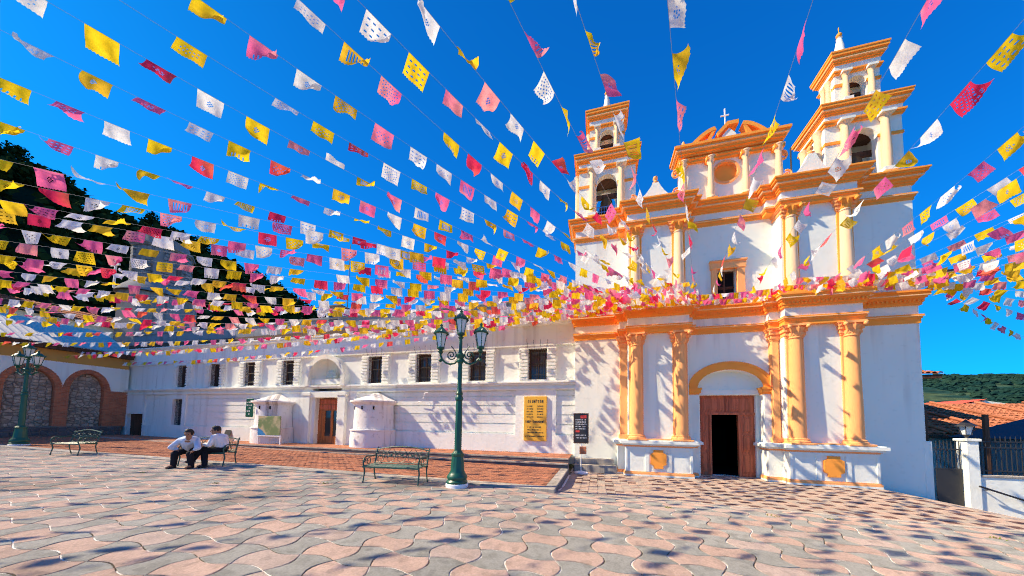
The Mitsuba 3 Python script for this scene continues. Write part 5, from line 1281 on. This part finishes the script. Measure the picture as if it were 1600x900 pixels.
order = sorted(range(len(items)), key=lambda k: -items[k]['size'])
NEAR = set(order[:300])
def region(u):
    x, y = u
    if y < 215 and x < 420: return 'at the upper left of the sky'
    if y < 150 and x < 880: return 'high left of the bell towers'
    if x >= 1420: return 'in the sky right of the church'
    if x >= 1230 and y < 300: return 'before the right bell tower'
    if 890 <= x < 1010 and y < 350: return 'before the left bell tower'
    if 1010 <= x < 1230 and y < 330: return 'above the church between its towers'
    if x >= 890: return 'before the upper church wall'
    if x < 330 and y > 215 + (x / 330) * 150: return 'against the dark wooded hill'
    if x < 560 and y < 330: return 'in the sky over the hill'
    if x < 560: return 'low over the convent roof'
    if y < 300: return 'in the sky over the middle lamp post'
    return 'in the low sky just left of the church'
groups = {}
for k in sorted(NEAR, key=lambda k: items[k]['uv'][0]):
    it = items[k]
    form = 'curled' if abs(it['curl']) > .7 else ('folded' if abs(it['fold']) > 1 else ('blown-out' if abs(it['phi']) > .75 else 'hanging'))
    it['form'] = form
    groups.setdefault((region(it['uv']), WORD[it['c']], form), []).append(k)
ORD = ['first', 'second', 'third', 'fourth', 'fifth', 'sixth', 'seventh', 'eighth', 'ninth', 'tenth', 'eleventh', 'twelfth', 'thirteenth', 'fourteenth', 'fifteenth', 'sixteenth', 'seventeenth', 'eighteenth', 'nineteenth', 'twentieth', 'twenty-first', 'twenty-second', 'twenty-third', 'twenty-fourth', 'twenty-fifth', 'twenty-sixth', 'twenty-seventh', 'twenty-eighth', 'twenty-ninth', 'thirtieth', 'thirty-first', 'thirty-second', 'thirty-third', 'thirty-fourth', 'thirty-fifth', 'thirty-sixth']
for (reg, col, form), ks in groups.items():
    for n_, k in enumerate(ks):
        items[k]['label'] = f"{form} {col} cut-paper flag {reg}" + ('' if len(ks) == 1 else f", {ORD[n_] if n_ < len(ORD) else n_ + 1} from left")
stuff = {c: MB() for c in COL}
for k, it in enumerate(items):
    if k in NEAR:
        hol = PATS[rs.choice([0, 1, 2, 4, 3, 5, 7, 6])]
        solo('paper_flag', flag(it['p'], it['t'], it['w'], it['h'], it['phi'], it['curl'], it['twist'], it['fold'], it['r'], NU, NV, hol), it['c'], it['label'], 'paper flag', 'cut-paper flags strung over the plaza', smooth=True)
    else:
        f6 = flag(it['p'], it['t'], it['w'], it['h'], it['phi'], it['curl'], it['twist'], it['fold'], it['r'], 7, 6, None)
        stuff[it['c']].add(*f6)
fk = thing('distant_paper_flags', 'mass of smaller cut-paper flags crowding along the cords near the church', 'paper flags')
tag(fk, kind='stuff')
for c in COL: part(fk, WORD[c] + '_flags', stuff[c], c, kind='stuff')
PLACE = {'left': 'running left from the church cornice', 'over': 'crossing overhead from the church cornice', 'right': 'running right from the church corner', 'cornice': 'lying along the church cornice'}
cnt = {}
for s in strings:
    n = max(2, int(math.ceil(len(s['P']) * s['end'])))
    cnt[s['lab']] = cnt.get(s['lab'], 0) + 1
    solo('flag_cord', MB().tube(s['P'][:n],   .0024, 4, False), 'cord', f"thin flag cord {PLACE[s['lab']]}, {ORD[cnt[s['lab']] - 1]} from {'the back' if s['lab'] == 'left' else 'left'}", 'cord', 'cords carrying the paper flags')
